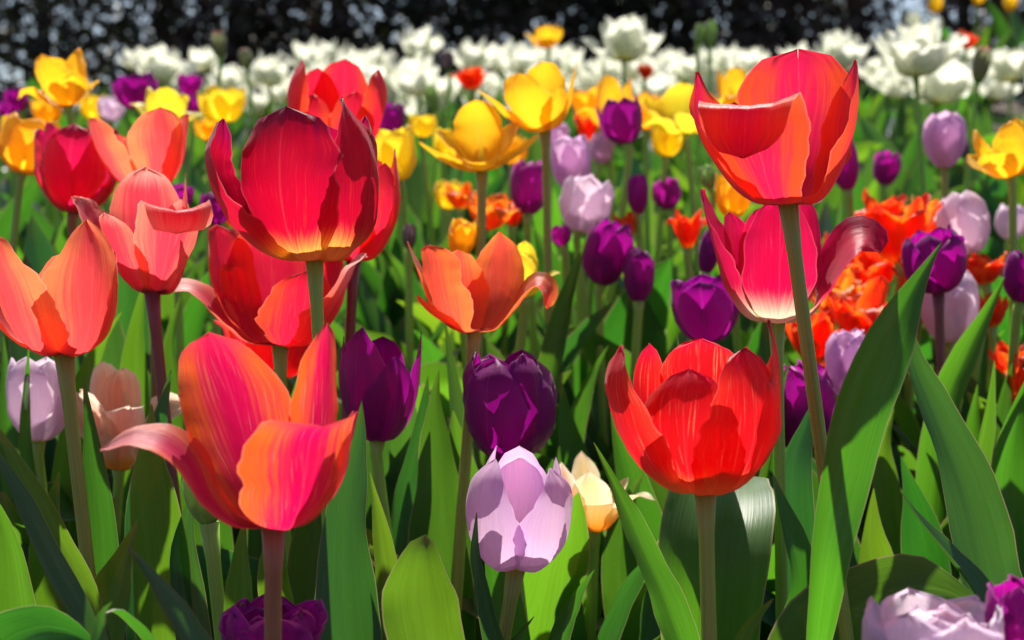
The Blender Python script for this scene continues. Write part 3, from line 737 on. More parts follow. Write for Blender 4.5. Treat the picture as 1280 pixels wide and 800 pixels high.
# ------------------------------------------------------------------ yellow
Y1 = tulip('gold', 85, 133, 1.25, splay(56, 66, r0, 30, ruf=.05), 'golden tulip with spread petals at the upper left, against the trees', group=YEL, leaves=3)
Y2 = tulip('gold', 28, 217, 1.15, cup(38, 76, r0, .3, 20), 'golden cup tulip at the left edge', group=YEL, leaves=3)
Y3 = tulip('lemon', 204, 158, 1.4, splay(48, 46, r0, 10), 'lemon yellow open tulip above the salmon spread one', group=YEL, leaves=3)
Y4 = tulip('lemon', 281, 153, 1.55, cup(30, 45, r0, .45, 40), 'lemon yellow tulip left of the tall coral one', group=YEL, leaves=3)
Y5 = tulip('gold', 603, 214, 1.1, [
    (180, [(16, 4), (34, 30), (40, 62), (34, 90)], 42, {}), (120, [(18, 4), (36, 24), (50, 44), (58, 58)], 34, {}), (240, [(18, 4), (36, 24), (50, 44), (56, 58)], 34, {}),
    (282, [(18, 2), (42, 14), (60, 28), (76, 44)], 26, dict(tip='point')), (78, [(18, 2), (42, 12), (62, 24), (78, 38)], 26, dict(tip='round')), (0, [(16, 2), (32, 10), (48, 10)], 26, {}),
  ], 'golden tulip with side petals spread flat, left of the high golden one', smat='olive', stem=(602, 320), group=YEL, leaves=2)
Y6 = tulip('gold', 682, 164, 1.12, [
    (160, [(16, 4), (38, 32), (46, 60), (44, 86)], 38, {}), (215, [(16, 4), (36, 30), (44, 56), (42, 78)], 34, {}),
    (330, [(16, 3), (38, 28), (46, 54), (40, 76)], 36, {}), (40, [(16, 3), (36, 28), (42, 50)], 26, dict(tip='point')),
    (275, [(20, 4), (44, 28), (58, 50), (72, 68)], 22, dict(tip='round')), (85, [(20, 4), (38, 28), (48, 52), (56, 76)], 22, dict(tip='point')),
  ], 'high golden tulip on a tall bare stem at upper centre', smat='olive', stem=(685, 310), group=YEL, leaves=2)
Y7 = tulip('lemon', 500, 226, 1.35, cup(30, 68, r0, .3, 20), 'lemon yellow tulip right behind the coral one beside the crimson cup', group=YEL, leaves=2)
Y8 = tulip('gold', 764, 166, 1.45, splay(42, 70, r0, 40), 'golden tulip behind the upper centre purple one', group=YEL, leaves=3)
Y9 = tulip('lemon', 858, 168, 1.4, [
    (170, [(18, 3), (38, 28), (44, 56), (40, 74)], 40, {}), (230, [(18, 3), (38, 24), (48, 44), (50, 60)], 34, {}), (278, [(18, 2), (34, 12), (46, 16), (56, 14)], 24, {}),
    (90, [(18, 2), (38, 18), (50, 34), (58, 52)], 24, {}), (20, [(16, 2), (30, 12), (44, 14)], 26, {}),
  ], 'lemon yellow tulip left of the highest scarlet one', group=YEL, leaves=3)
Y9b = tulip('gold', 920, 142, 1.5, splay(36, 56, r0, 100), 'golden tulip peeping out behind the left petal of the highest scarlet one', group=YEL, leaves=3)
Y10 = tulip('gold', 1262, 222, 1.15, splay(60, 70, r0, 80, W=30), 'golden tulip with narrow petals at the right edge', roll=-12, group=YEL, leaves=3)
Y11 = tulip('lemon', 652, 372, 1.0, splay(52, 66, r0, 75, W=24), 'yellow tulip behind the coral orange one', group=YEL, leaves=1)
Y12 = tulip('gold', 574, 322, 1.1, cup(17, 50, r0, .2, 20, ruf=.08), 'small golden tulip above the coral orange one', group=YEL, leaves=2)
Y13 = tulip('gold', 685, 60, 2.6, double(26, 32, r0, 9), 'amber double tulip standing above the white row', group=ORA, leaves=3, res=(7, 9))
Y14 = tulip('gold', 914, 272, 1.2, cup(24, 58, r0, .4, 20), 'golden tulip behind the left petals of the rose crimson one', group=YEL, leaves=2)
Y15 = tulip('lemon', 528, 172, 1.6, cup(18, 30, r0, .4, 20), 'small lemon yellow tulip left of the flat golden one', group=YEL, leaves=3)
Y16 = tulip('gold', 262, 176, 1.6, cup(18, 30, r0, .4, 20), 'small golden tulip behind the salmon spread one', group=YEL, leaves=3)
for i, (x, y, dd, var) in enumerate([(1142, 40, 4.3, 'white'), (1168, 18, 4.5, 'lemon'), (1222, 6, 4.9, 'lemon'), (1262, 14, 4.9, 'lemon')]):
    tulip(var, x, y, dd, cup(9, 26, r0, .2, 20 * i), 'blurred tulip on the mound at the top right, before the trees' if var != 'white' else 'whitish tulip leftmost on the mound at the top right', group=YEL if var != 'white' else WHI, leaves=4, res=(6, 8), LL=.42)

# ------------------------------------------------------------------ orange doubles
for x, y, dd, R, H, var, lab in [
    (1125, 330, 1.12, 62, 92, 'parrot', 'orange red double tulip, largest of the orange ones right of the rose crimson bloom'),
    (1150, 392, 1.10, 48, 70, 'parrot', 'orange double tulip below the largest orange one, behind the lit leaf tip'),
    (1078, 432, 1.06, 58, 84, 'parrot', 'orange double tulip right below the curled petal of the rose crimson one'),
    (1018, 456, 1.08, 50, 86, 'parrot', 'orange double tulip between the two crossing green stems'),
    (860, 312, 1.2, 27, 56, 'parrot', 'red orange double tulip left of the rose crimson one'),
    (606, 288, 1.22, 42, 54, 'amber', 'amber double tulip under the flat golden tulip'),
    (1282, 520, .95, 34, 82, 'parrot', 'orange double tulip at the right edge beside the green leaves'),
    (1232, 356, 1.12, 40, 40, 'parrot', 'flat orange bloom right of the purple tulip at right'),
    (1182, 306, 1.25, 30, 44, 'parrot', 'small orange double tulip behind the purple one at right'),
    (590, 112, 1.9, 26, 30, 'parrot', 'red orange double tulip low in the white row left of the high golden one'),
    (806, 100, 2.4, 14, 22, 'parrot', 'tiny red orange bloom in the white row right of centre'),
    (1062, 320, 1.25, 26, 50, 'amber', 'amber double tulip behind the curled petal of the rose crimson one'),
    (1208, 62, 2.6, 16, 26, 'parrot', 'tiny orange bloom right of the broad white tulip at right'),
    (295, 285, 1.3, 26, 44, 'amber', 'amber bloom glimpsed left of the crimson cup'),
    (785, 305, 1.3, 20, 44, 'parrot', 'small orange bloom right of the taller purple tulip near centre'),
    (735, 178, 1.6, 22, 40, 'parrot', 'red orange bloom behind the upper lilac tulip'),
    (575, 262, 1.5, 26, 34, 'amber', 'amber bloom low behind the flat golden tulip')]:
    tulip(var, x, y, dd, parrot(R, H, r0), lab, group=ORA, leaves=2, res=(11, 16))

for x, y, dd, R, H, var, lab in [
    (1090, 372, 1.16, 46, 70, 'parrot', 'orange red double tulip tucked under the curled petal tip'),
    (1060, 352, 1.2, 44, 66, 'parrot', 'red orange double tulip behind the curled petal at right'),
    (1160, 300, 1.22, 44, 60, 'amber', 'amber double tulip at the upper edge of the orange cluster'),
    (1100, 286, 1.3, 40, 50, 'parrot', 'topmost red orange double tulip of the orange cluster'),
    (1050, 400, 1.12, 48, 70, 'amber', 'amber double tulip between the right stem and the lit leaf'),
    (1112, 432, 1.14, 44, 72, 'parrot', 'orange double tulip hidden behind the tall lit leaf'),
    (1026, 506, 1.1, 34, 60, 'parrot', 'low orange double tulip left of the partly hidden lilac one'),
    (1200, 336, 1.2, 36, 46, 'parrot', 'orange red double tulip below the pale lilac tulip at right'),
    (640, 284, 1.35, 26, 44, 'parrot', 'orange bloom just right of the amber one under the flat golden tulip'),
    (1240, 410, 1.1, 30, 48, 'parrot', 'orange bloom right of the whitish lilac tulip'),
    (1262, 470, 1.05, 30, 50, 'parrot', 'orange bloom above the one at the right edge')]:
    tulip(var, x, y, dd, parrot(R, H, r0, 10), lab, group=ORA, leaves=2, res=(11, 16))
for x, y, dd, R, H, var, op, g, lab in [
    (560, 262, 1.6, 18, 38, 'lemon', .4, YEL, 'small lemon yellow tulip low left of the flat golden stem'),
    (472, 214, 1.6, 20, 40, 'magenta', .1, PUR, 'blurred purple tulip behind the lemon yellow one near the crimson cup'),
    (832, 196, 1.5, 22, 44, 'lemon', .5, YEL, 'blurred lemon yellow tulip below the one left of the highest scarlet'),
    (742, 150, 1.7, 24, 44, 'gold', .5, YEL, 'blurred golden tulip right of the high golden one'),
    (806, 162, 1.7, 24, 46, 'gold', .4, YEL, 'blurred golden tulip right of the upper centre purple one'),
    (556, 196, 1.7, 18, 36, 'lemon', .4, YEL, 'blurred lemon yellow tulip behind the flat golden one'),
    (836, 262, 1.5, 18, 40, 'magenta', .1, PUR, 'blurred purple tulip left of the rose crimson tulip tip'),
    (690, 190, 1.7, 18, 40, 'lilac', .1, LIL, 'blurred lilac tulip behind the bare golden stem'),
    (1105, 232, 1.6, 18, 44, 'magenta', .1, PUR, 'blurred purple tulip above the orange cluster'),
    (1262, 300, 1.4, 20, 46, 'pale', .1, LIL, 'blurred pale lilac tulip under the golden one at the right edge'),
    (118, 150, 1.9, 18, 32, 'lemon', .4, YEL, 'blurred lemon yellow tulip under the leftmost golden one'),
    (236, 120, 2.2, 16, 28, 'magenta', .3, PUR, 'tiny blurred purple tulip before the small white one at upper left'),
    (62, 156, 1.9, 18, 34, 'gold', .4, YEL, 'blurred golden tulip between the left edge cup and the leftmost spread one'),
    (12, 152, 2.0, 15, 28, 'purple', .3, PUR, 'tiny purple tulip at the left edge above the golden cup'),
    (640, 206, 1.7, 18, 38, 'gold', .4, YEL, 'blurred golden tulip between the two high golden stems')]:
    tulip(var, x, y, dd, cup(R, H, r0, op, r0.uniform(0, 120), ruf=.05), lab, group=g, leaves=3, res=(9, 13))

# ------------------------------------------------------------------ peach
C1 = tulip('peach', 148, 584, .88, [
    (335, [(18, 6), (32, 50), (46, 92), (64, 120)], 27, dict(tip='point', ruf=.1)), (25, [(18, 6), (34, 50), (54, 90), (86, 112)], 28, dict(ruf=.1)),
    (275, [(20, 6), (34, 46), (56, 80), (84, 98)], 28, dict(tip='point', twist=-40, ruf=.1)), (80, [(20, 6), (38, 50), (60, 80), (86, 98)], 30, dict(twist=40, ruf=.1)), (180, [(18, 6), (30, 50), (34, 120)], 36, {}),
    (225, [(18, 6), (34, 60), (40, 128)], 30, {})], 'faded peach tulip at left below the pink salmon one', group=PEA, pitch=14, roll=4)
C2 = tulip('cream', 742, 664, .86, [
    (350, [(16, 6), (32, 34), (44, 62), (48, 82)], 32, dict(tip='point')), (60, [(20, 6), (42, 34), (62, 50), (84, 46)], 24, dict(tip='point')),
    (100, [(16, 6), (34, 40), (44, 66)], 26, {}), (300, [(16, 6), (34, 44), (48, 90)], 24, dict(tip='point', var='peach')), (200, [(16, 6), (30, 40), (40, 96)], 26, dict(tip='point')), (25, [(18, 4), (34, 28), (42, 40)], 34, {})],
    'ragged cream and orange tulip right behind the pale lilac cup', group=PEA)

# ------------------------------------------------------------------ buds
B1 = tulip('bud', 262, 656, .66, cup(24, 80, r0, -.3, 350, tip='point', ruf=.01), 'green unopened tulip bud left of the streaked front tulip', smat='green', roll=-14, stem=(276, 790), group='tulip buds', name='tulip_bud')
for x, y, dd, R, H, var, lab in [
    (275, 72, 1.9, 10, 34, 'budpink', 'pink tipped bud high at upper left against the dark trees'),
    (309, 86, 2.0, 9, 26, 'budpink', 'smaller pink tipped bud right of the high one at upper left'),
    (561, 90, 2.0, 10, 28, 'buddark', 'dusky bud in the white row left of centre'),
    (873, 58, 1.9, 7, 30, 'bud', 'green bud before the trees, left of a close pair'),
    (888, 58, 1.9, 8, 34, 'bud', 'green bud before the trees, right of a close pair'),
    (1222, 104, 1.6, 11, 48, 'budpink', 'dusky green bud right of the broad white tulip'),
    (888, 236, 1.2, 11, 32, 'bud', 'small green bud below the lemon yellow tulip at right'),
    (1206, 198, 1.5, 9, 30, 'buddark', 'dusky bud right behind the lone blurred lilac tulip'),
    (545, 140, 1.8, 8, 34, 'bud', 'green bud low in the white row'),
    (1052, 178, 1.5, 8, 22, 'bud', 'green bud right of the highest scarlet tulip')]:
    tulip(var, x, y, dd, cup(R, H, r0, -.3, 30, tip='point', ruf=.01), lab, group='tulip buds', name='tulip_bud', leaves=2, srad=.0026, res=(9, 12))

# ------------------------------------------------------------------ white doubles
def wdouble(R, H, r, n):
    out = []
    for i in range(n):
        t = i / (n - 1); az = i * 137.5 + r.uniform(-16, 16); o = (1 - t) * r.uniform(.75, 1.3)
        rr = R * (.5 + .35 * (1 - t)); hh = H * r.uniform(.78, 1.08) * (1 - .4 * o)
        out.append((az, [(rr * .4, hh * .06), (rr * (.7 + .15 * o), hh * .35), (rr * (.8 + .3 * o), hh * .7), (rr * (.72 + .65 * o), hh)], R * r.uniform(.32, .48), dict(ruf=.10, tip=r.choice(['point', 'round']), cup=.8, twist=r.uniform(-25, 25))))
    return out
def wdepth(wd): return .115 / wd * FPX
WL = {(1145, 92): 'broad white double tulip at upper right, largest of the white ones', (1172, 122): 'white double tulip just under the largest white one at upper right',
      (780, 76): 'broad white double tulip at upper centre, standing highest in the row', (200, 102): 'white double tulip at upper left above the purple one',
      (575, 160): 'pale white cup tulip low at the left of the flat golden one', (1050, 88): 'white double tulip right behind the highest scarlet one', (1264, 98): 'white double tulip at the right edge'}
WS = [(1145, 96, 112), (1172, 130, 96), (780, 76, 86), (1050, 88, 76), (1264, 102, 72), (200, 102, 72), (575, 160, 50), (285, 114, 56), (338, 108, 62), (386, 86, 56), (416, 80, 46),
      (446, 92, 50), (472, 86, 48), (525, 72, 60), (482, 112, 62), (522, 120, 66), (540, 142, 58), (590, 86, 60), (628, 88, 58), (652, 104, 60), (690, 92, 60), (716, 102, 56), (760, 104, 60),
      (838, 92, 48), (872, 98, 60), (906, 92, 56), (942, 86, 44), (1002, 92, 44), (1122, 122, 58), (820, 126, 66), (880, 124, 60), (600, 118, 52), (302, 132, 46), (372, 122, 52), (640, 126, 50), (744, 128, 54), (1225, 112, 44),
      (440, 124, 52), (500, 150, 46), (230, 118, 44), (915, 118, 54), (800, 100, 50), (705, 122, 48), (1092, 100, 46)] + [(452, 150, 58), (478, 138, 62), (520, 164, 60), (552, 128, 58), (616, 140, 58), (668, 142, 60), (716, 148, 56), (772, 140, 60), (812, 150, 62), (848, 138, 60), (398, 112, 58), (350, 128, 54), (322, 144, 50), (250, 128, 46), (420, 138, 54), (742, 112, 58), (896, 142, 56), (1206, 118, 52), (1240, 124, 56), (1112, 112, 56), (1190, 88, 62), (1024, 104, 56)]
for x, y, wd in WS:
    key = next((k for k in WL if abs(k[0] - x) < 6 and abs(k[1] - y) < 12), None)
    lab = WL[key] if key else 'white double tulip among its like in the crowded blurred row before the dark trees'
    dd = wdepth(wd)
    near = wd > 70
    pet = wdouble(wd * .56, wd * .68, r0, 15 if near else 12) if y != 160 else cup(20, 46, r0, .1, 20)
    tulip('white', x, y, dd, pet, lab, group=WHI, leaves=3, res=(11, 16) if near else (7, 9), roll=r0.uniform(-12, 12), pitch=r0.uniform(-8, 8), stem=(1148, 150) if near and wd > 110 else None)
for i in range(16):
    x = 180 + i * 68 + r0.uniform(-18, 18); dd = r0.uniform(2.9, 4.0); y = r0.uniform(78, 116)
    if 1150 < x: y += 25
    tulip('white', x, y, dd, wdouble(.056 * FPX / dd, .066 * FPX / dd, r0, 10), 'white double tulip among its like in the crowded blurred row before the dark trees', group=WHI, leaves=3, res=(6, 8), roll=r0.uniform(-12, 12), merge=True)

# ================================================================== FOREGROUND LEAVES
def plant(px, py, d, label, cat='tulip plant', group='leafy tulip plants'):
    p = P(px, py, d); p = ground_hit(p, Vector((0, 0, -1)))
    return thing('tulip_plant', p, label, cat, group)

# on the tulips they belong to
px_leaf(H11, .60, [(1000, 1150, .10), (1012, 900, .03), (1030, 720, 0), (1048, 620, 0), (1075, 510, 0), (1112, 420, 0), (1145, 355, .01), (1177, 303, .02)], [6, 8, 10, 13, 27, 40, 32, 8], 2, [0, 10, 14, 10, 0], .45, 1, label='tall sunlit leaf rising to the purple tulip')
px_leaf(H11, .78, [(1010, 1100), (1000, 850), (996, 700), (992, 590), (1008, 530, .01), (1024, 490, .02)], [14, 24, 30, 28, 24, 10], 1, 20, .6, 2)
px_leaf(H12, .72, [(886, 1150, 0), (886, 860, 0), (889, 750, 0), (893, 690, .006), (899, 640, .025), (908, 604, .065), (925, 590, .12)], [16, 46, 64, 70, 68, 58, 16], 2, [0, 0, -6, -14, -16], [.6, .5, .45, .45, .4], 3, n=44, face=None, label='broad arching leaf with a silver sheen')
px_leaf(H12, .70, [(930, 1100), (960, 880), (1000, 740), (985, 660), (965, 590, .0)], [16, 28, 30, 24, 12], 0, [0, 20, 35], .5, 4)
px_leaf(H12, .56, [(890, 1000), (900, 870), (925, 800), (950, 765), (967, 748)], [14, 16, 15, 11, 6], 2, 20, .6, 31)
A1 = plant(1230, 900, .74, 'broad dark leaved tulip plant without a flower at lower right')
px_leaf(A1, .74, [(1262, 1150), (1258, 880), (1232, 720), (1205, 610), (1170, 520), (1142, 455), (1136, 415), (1141, 376)], [14, 30, 44, 50, 46, 36, 22, 8], 1, [0, 8, 16, 10], .55, 5)
px_leaf(A1, .66, [(950, 1150), (985, 930), (1045, 800, -.005), (1125, 745, -.01), (1190, 745, -.01), (1240, 775, -.015)], [20, 50, 72, 74, 50, 14], 0, [0, -6, -12, -8], .35, 6, label='large dark leaf arching over at the bottom')
px_leaf(A1, .68, [(1300, 1100), (1262, 850), (1225, 750), (1180, 690), (1145, 645), (1124, 612)], [14, 22, 28, 28, 20, 8], 1, [30, 45, 55], .7, 7)
A2 = plant(1190, 900, .92, 'tulip plant with two narrow sunlit leaves left of the right edge')
px_leaf(A2, .92, [(1150, 1000), (1160, 700), (1180, 520), (1205, 450), (1232, 395), (1256, 346)], [16, 22, 22, 24, 20, 8], 2, [0, -30, -20], .7, 8)
px_leaf(A2, .86, [(1215, 1000), (1212, 720), (1222, 590), (1234, 520), (1243, 450)], [14, 18, 18, 15, 8], 2, 25, .7, 9)
px_leaf(A2, .90, [(1140, 1000), (1125, 760), (1112, 640), (1105, 560), (1118, 510)], [14, 26, 26, 20, 8], 2, -25, .6, 10)
A3 = plant(1270, 900, .88, 'tulip plant with upright leaves at the right edge')
px_leaf(A3, .88, [(1275, 1000), (1268, 760), (1262, 620), (1268, 540), (1284, 470)], [18, 30, 32, 26, 10], 2, -15, .6, 11)
px_leaf(A3, .95, [(1300, 1000), (1290, 760), (1250, 560), (1252, 500), (1272, 440)], [18, 24, 24, 20, 8], 0, 15, .6, 12)
px_leaf(A3, .9, [(1298, 1000), (1300, 500), (1290, 350), (1268, 295)], [16, 22, 18, 8], 1, 20, .6, 13)

A4 = plant(845, 980, .64, 'tulip plant with one long bright leaf leaning left of the scarlet cup')
px_leaf(A4, .64, [(880, 1100), (862, 860), (838, 770), (805, 690), (772, 615), (742, 553)], [12, 20, 24, 24, 19, 7], 2, [0, 25, 35, 25], .55, 14)
px_leaf(A4, .80, [(800, 1000), (812, 760), (840, 660), (862, 560), (852, 500), (846, 418)], [12, 22, 26, 22, 14, 5], 1, 40, .6, 32)
px_leaf(A4, .66, [(680, 1050), (672, 880), (690, 800), (715, 750), (743, 712)], [14, 22, 25, 20, 7], 0, [10, 30, 40], .7, 15)
px_leaf(L1, .66, [(640, 1050), (632, 860), (612, 760), (598, 700), (596, 640)], [14, 26, 24, 16, 6], 1, -40, .8, 16)
px_leaf(L1, .70, [(655, 1050), (648, 860), (632, 760), (620, 690), (606, 600)], [10, 22, 24, 20, 8], 2, 10, .5, 33)
A5 = plant(535, 980, .62, 'tulip plant with a blunt cut looking leaf below the purple tulips')
o5 = px_leaf(A5, .62, [(575, 1100), (556, 900), (538, 800), (530, 740), (530, 690, .0), (532, 668, .004)], [10, 18, 34, 46, 49, 44], 2, [0, 0, -8, -12], [.7, .7, .6, .5], 17)
px_leaf(A5, .66, [(560, 1100), (600, 850), (640, 800), (668, 770)], [12, 16, 14, 6], 0, 40, .6, 34)
A6 = plant(440, 980, .68, 'tulip plant with a broad blue green leaf right of the streaked front tulip')
px_leaf(A6, .68, [(455, 1100), (450, 900), (440, 800), (434, 700), (438, 610), (450, 545), (452, 500)], [14, 24, 34, 42, 38, 26, 8], 1, [0, -10, -15], .4, 18)
px_leaf(A6, .71, [(470, 1100), (478, 860), (482, 740), (474, 660), (462, 590)], [12, 18, 19, 17, 6], 2, 30, .6, 19)
px_leaf(A6, .74, [(400, 1100), (386, 860), (380, 740), (388, 650), (404, 570)], [12, 26, 30, 24, 8], 0, 15, .5, 20)
A7 = plant(560, 980, .84, 'tulip plant with tall shaded leaves under the coral orange bloom')
px_leaf(A7, .84, [(560, 1000), (556, 740), (552, 640), (548, 560), (545, 500), (549, 462)], [14, 42, 46, 42, 26, 8], 0, [0, -12, -20], .6, 21)
px_leaf(A7, .86, [(520, 1000), (512, 760), (505, 640), (520, 560), (535, 470)], [14, 28, 28, 20, 8], 1, 25, .6, 22)
px_leaf(A7, .92, [(585, 1000), (590, 700), (572, 520), (562, 450), (556, 398)], [14, 18, 15, 13, 6], 1, 20, .8, 35)
px_leaf(A7, 1.02, [(650, 1000), (668, 600), (688, 470), (706, 390), (722, 335), (736, 290)], [14, 22, 24, 22, 17, 7], 0, [0, -20, -30], .8, 23)
px_leaf(A7, 1.0, [(690, 1000), (700, 640), (718, 530), (738, 470), (760, 432)], [14, 22, 24, 20, 7], 0, [0, 25, 35], .6, 24)
px_leaf(A7, .98, [(770, 1000), (748, 700), (728, 600), (712, 540), (700, 470)], [14, 24, 26, 22, 8], 0, -15, .6, 36)

# left side
px_leaf(H4, .66, [(150, 1150), (128, 880), (108, 760), (70, 680), (30, 600), (-5, 530)], [14, 22, 22, 21, 18, 12], 2, [0, 30, 40, 30], .7, 25)
px_leaf(H4, .62, [(140, 1150), (125, 880), (104, 780), (62, 700), (18, 610), (-24, 540)], [12, 18, 19, 18, 15, 10], 1, [20, 45, 50], .7, 26)
px_leaf(H4, .74, [(160, 1150), (135, 800), (128, 660), (116, 560), (104, 470)], [12, 20, 22, 18, 7], 0, 15, .6, 27)
A8 = plant(0, 980, .66, 'tulip plant with leaves crossing the lower left edge')
px_leaf(A8, .72, [(40, 1150), (22, 860), (14, 740), (6, 670), (-12, 612)], [16, 34, 36, 30, 10], 2, 15, .5, 28)
px_leaf(A8, .57, [(-70, 1150), (-50, 920), (-8, 826), (46, 790, -.01), (96, 795, -.01), (128, 820, -.015)], [16, 34, 50, 50, 34, 10], 0, [0, -6, -14, -10], .35, 29)
px_leaf(A8, .9, [(30, 1000), (28, 700), (12, 560), (8, 480), (4, 420)], [14, 22, 18, 14, 6], 0, 20, .7, 37)
px_leaf(A8, .84, [(60, 1000), (50, 700), (34, 560), (33, 500), (36, 430)], [12, 14, 11, 9, 4], 2, 10, .8, 38)
A9 = plant(190, 980, .70, 'tulip plant with two broad sunlit leaves left of the streaked front tulip')
px_leaf(A9, .72, [(215, 1150), (210, 860), (203, 740), (194, 650), (188, 580), (190, 505)], [14, 30, 36, 38, 32, 10], 2, [0, 10, 15], .4, 39)
px_leaf(A9, .68, [(140, 1150), (128, 900), (134, 800), (150, 720), (172, 650)], [14, 34, 40, 34, 10], 2, [0, -15, -20], .4, 40)
px_leaf(A9, .78, [(190, 1150), (180, 800), (178, 640), (196, 540), (214, 462)], [14, 26, 28, 24, 8], 1, 25, .6, 41)
px_leaf(H1, .52, [(290, 1100), (262, 860), (232, 790), (196, 735), (156, 678)], [12, 22, 24, 18, 6], 1, [30, 50, 55], .8, 42)
px_leaf(H1, .62, [(318, 1150), (304, 860), (298, 760), (300, 700), (305, 650)], [14, 22, 23, 20, 10], 2, 10, .5, 43)
px_leaf(H1, .64, [(370, 1150), (356, 860), (350, 760), (346, 690), (348, 620)], [14, 28, 30, 26, 10], 2, -10, .5, 44)
px_leaf(H1, .50, [(120, 1100), (130, 900), (122, 820), (124, 770), (140, 752)], [10, 18, 20, 18, 10], 1, 60, .7, 45)
px_leaf(H1, .56, [(240, 1100), (215, 860), (190, 800), (150, 762, -.01), (122, 770, -.02)], [14, 24, 24, 20, 12], 0, [0, -30, -50], .5, 46)
px_leaf(B1, .72, [(262, 1150), (250, 900), (236, 760), (228, 680), (246, 600)], [12, 24, 26, 22, 8], 1, 20, .6, 47)
A10 = plant(310, 980, .88, 'shaded tulip plant low behind the streaked front tulip')
px_leaf(A10, .90, [(290, 1000), (275, 760), (262, 640), (255, 560), (262, 500)], [14, 28, 30, 24, 8], 0, 10, .6, 48)
px_leaf(A10, .92, [(330, 1000), (336, 740), (330, 620), (325, 540), (300, 480)], [14, 26, 28, 22, 8], 0, -10, .6, 49)
px_leaf(A10, .84, [(345, 1000), (352, 560), (362, 510), (373, 468)], [10, 12, 10, 4], 2, 20, .7, 50)
A11 = plant(120, 980, .95, 'tulip plant with long leaves behind the salmon tulip stem')
px_leaf(A11, .95, [(70, 1000), (80, 640), (100, 500), (124, 430), (152, 390)], [14, 22, 22, 19, 8], 2, [0, 20, 30], .6, 51)
px_leaf(A11, .96, [(165, 1000), (172, 640), (168, 500), (170, 420), (180, 350)], [14, 24, 26, 22, 8], 2, 10, .5, 52)
px_leaf(A11, 1.0, [(250, 1000), (232, 640), (222, 500), (214, 430), (226, 370)], [14, 20, 22, 18, 8], 0, -20, .6, 53)
A12 = plant(760, 980, .78, 'shaded tulip plant under the cream and orange bloom')
px_leaf(A12, .78, [(720, 1000), (740, 840), (770, 760), (800, 710), (826, 690)], [14, 22, 24, 20, 8], 1, [0, 30, 40], .6, 54)
px_leaf(A12, .84, [(735, 1000), (716, 840), (706, 760), (716, 690), (736, 660)], [14, 22, 24, 18, 8], 0, 20, .6, 55)
px_leaf(A12, .86, [(790, 1000), (786, 820), (775, 720), (782, 640), (805, 590)], [14, 26, 28, 22, 8], 0, -10, .6, 56)
px_leaf(A12, .74, [(760, 1100), (770, 900), (800, 820), (830, 790)], [12, 16, 14, 6], 1, 30, .7, 57)

A13 = plant(1130, 980, .80, 'tulip plant with overlapping broad leaves right of the tall sunlit leaf')
px_leaf(A13, .80, [(1110, 1100), (1112, 900), (1100, 760), (1088, 680), (1092, 610)], [8, 16, 26, 34, 30, 8], 2, 15, .5, 61)
px_leaf(A13, .84, [(1160, 1100), (1162, 860), (1158, 720), (1146, 640), (1126, 570)], [8, 16, 30, 36, 28, 8], 0, -12, .5, 62)
px_leaf(A13, .86, [(1080, 1100), (1070, 860), (1050, 740), (1042, 650), (1056, 590)], [8, 16, 28, 32, 26, 8], 1, 20, .5, 63)
A14 = plant(1230, 980, .96, 'tulip plant with pointed leaves below the whitish lilac tulip')
px_leaf(A14, .96, [(1200, 1100), (1198, 760), (1190, 640), (1168, 540), (1150, 470)], [8, 16, 26, 30, 24, 8], 0, 25, .6, 64)
px_leaf(A14, .98, [(1245, 1100), (1240, 760), (1222, 640), (1214, 560), (1222, 480)], [8, 16, 24, 28, 20, 8], 2, -15, .6, 65)
A15 = plant(480, 980, .94, 'tulip plant with shaded leaves between the two near purple tulips')
px_leaf(A15, .94, [(470, 1100), (476, 800), (490, 680), (496, 590), (486, 520)], [8, 18, 30, 34, 26, 8], 0, 15, .5, 66)
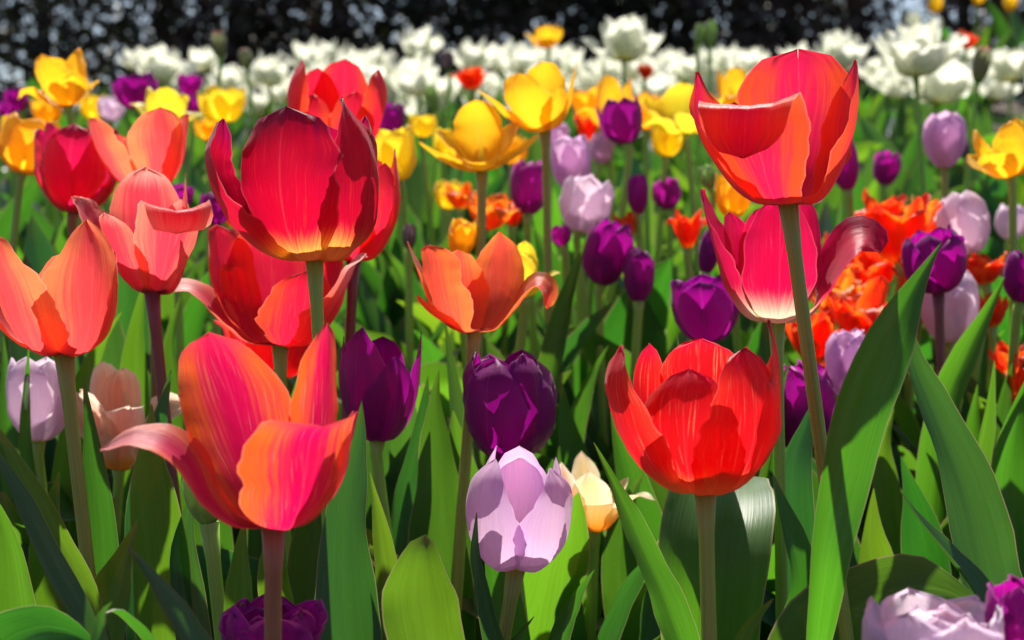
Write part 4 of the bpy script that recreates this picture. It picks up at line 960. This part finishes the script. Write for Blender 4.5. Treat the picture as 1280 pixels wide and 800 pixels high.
px_leaf(A15, .98, [(560, 1100), (556, 760), (546, 640), (526, 540), (520, 450)], [8, 18, 30, 32, 24, 8], 0, -20, .5, 67)
px_leaf(A15, .96, [(620, 1100), (618, 800), (608, 680), (590, 600), (596, 520)], [8, 18, 28, 30, 22, 8], 1, 18, .5, 68)
A16 = plant(80, 980, .82, 'tulip plant with broad leaves low between the salmon tulip stem and the sunlit pair')
px_leaf(A16, .82, [(80, 1100), (76, 860), (66, 740), (60, 660), (74, 590)], [8, 18, 30, 34, 26, 8], 2, 15, .5, 69)
px_leaf(A16, .84, [(120, 1100), (124, 860), (136, 740), (140, 660), (128, 590)], [8, 18, 28, 30, 22, 8], 0, -18, .5, 70)
px_leaf(A16, .86, [(20, 1100), (36, 860), (50, 700), (44, 620), (20, 560)], [8, 18, 28, 30, 22, 8], 1, 18, .5, 71)

# ================================================================== FLOWERLESS PLANTS BETWEEN THE BLOOMS
r1 = random.Random(23)
protos = []
def clump_children(root, r):
    add_gen_leaves(root, r, 7, .40, .043, 1.0)
spots = []
for (ya, yb, n, md) in [(.74, .9, 26, .05), (.90, 1.7, 112, .05), (1.7, 2.9, 120, .08), (2.9, 4.4, 34, .14)]:
    got = 0; tries = 0
    while got < n and tries < 6000:
        tries += 1
        y = r1.uniform(ya, yb); x = r1.uniform(-.40, .40) * (y + .12)
        if any((x - a) ** 2 + (y - b) ** 2 < md * md for a, b in spots): continue
        spots.append((x, y)); got += 1
r2 = random.Random(9)
for i, (x, y) in enumerate(spots):
    z = ground(x, y)
    lab = 'flowerless green tulip plant, one of many filling the bed between the blooms'
    if i < 16:
        t = thing('tulip_plant', (x, y, z), lab, 'tulip plant', 'green tulip plants filling the bed')
        clump_children(t, r2); protos.append(t)
    else:
        src = protos[r1.randrange(16)]
        t = src.copy(); COL.objects.link(t); t.location = (x, y, z)
        for ch in list(src.children):
            c = ch.copy(); c.parent = t; COL.objects.link(c)
    t.rotation_euler = (0, 0, r1.uniform(0, 6.28))
    s = r1.uniform(.82, 1.08) * (.68 if y < .9 else 1); t.scale = (s, s, s)
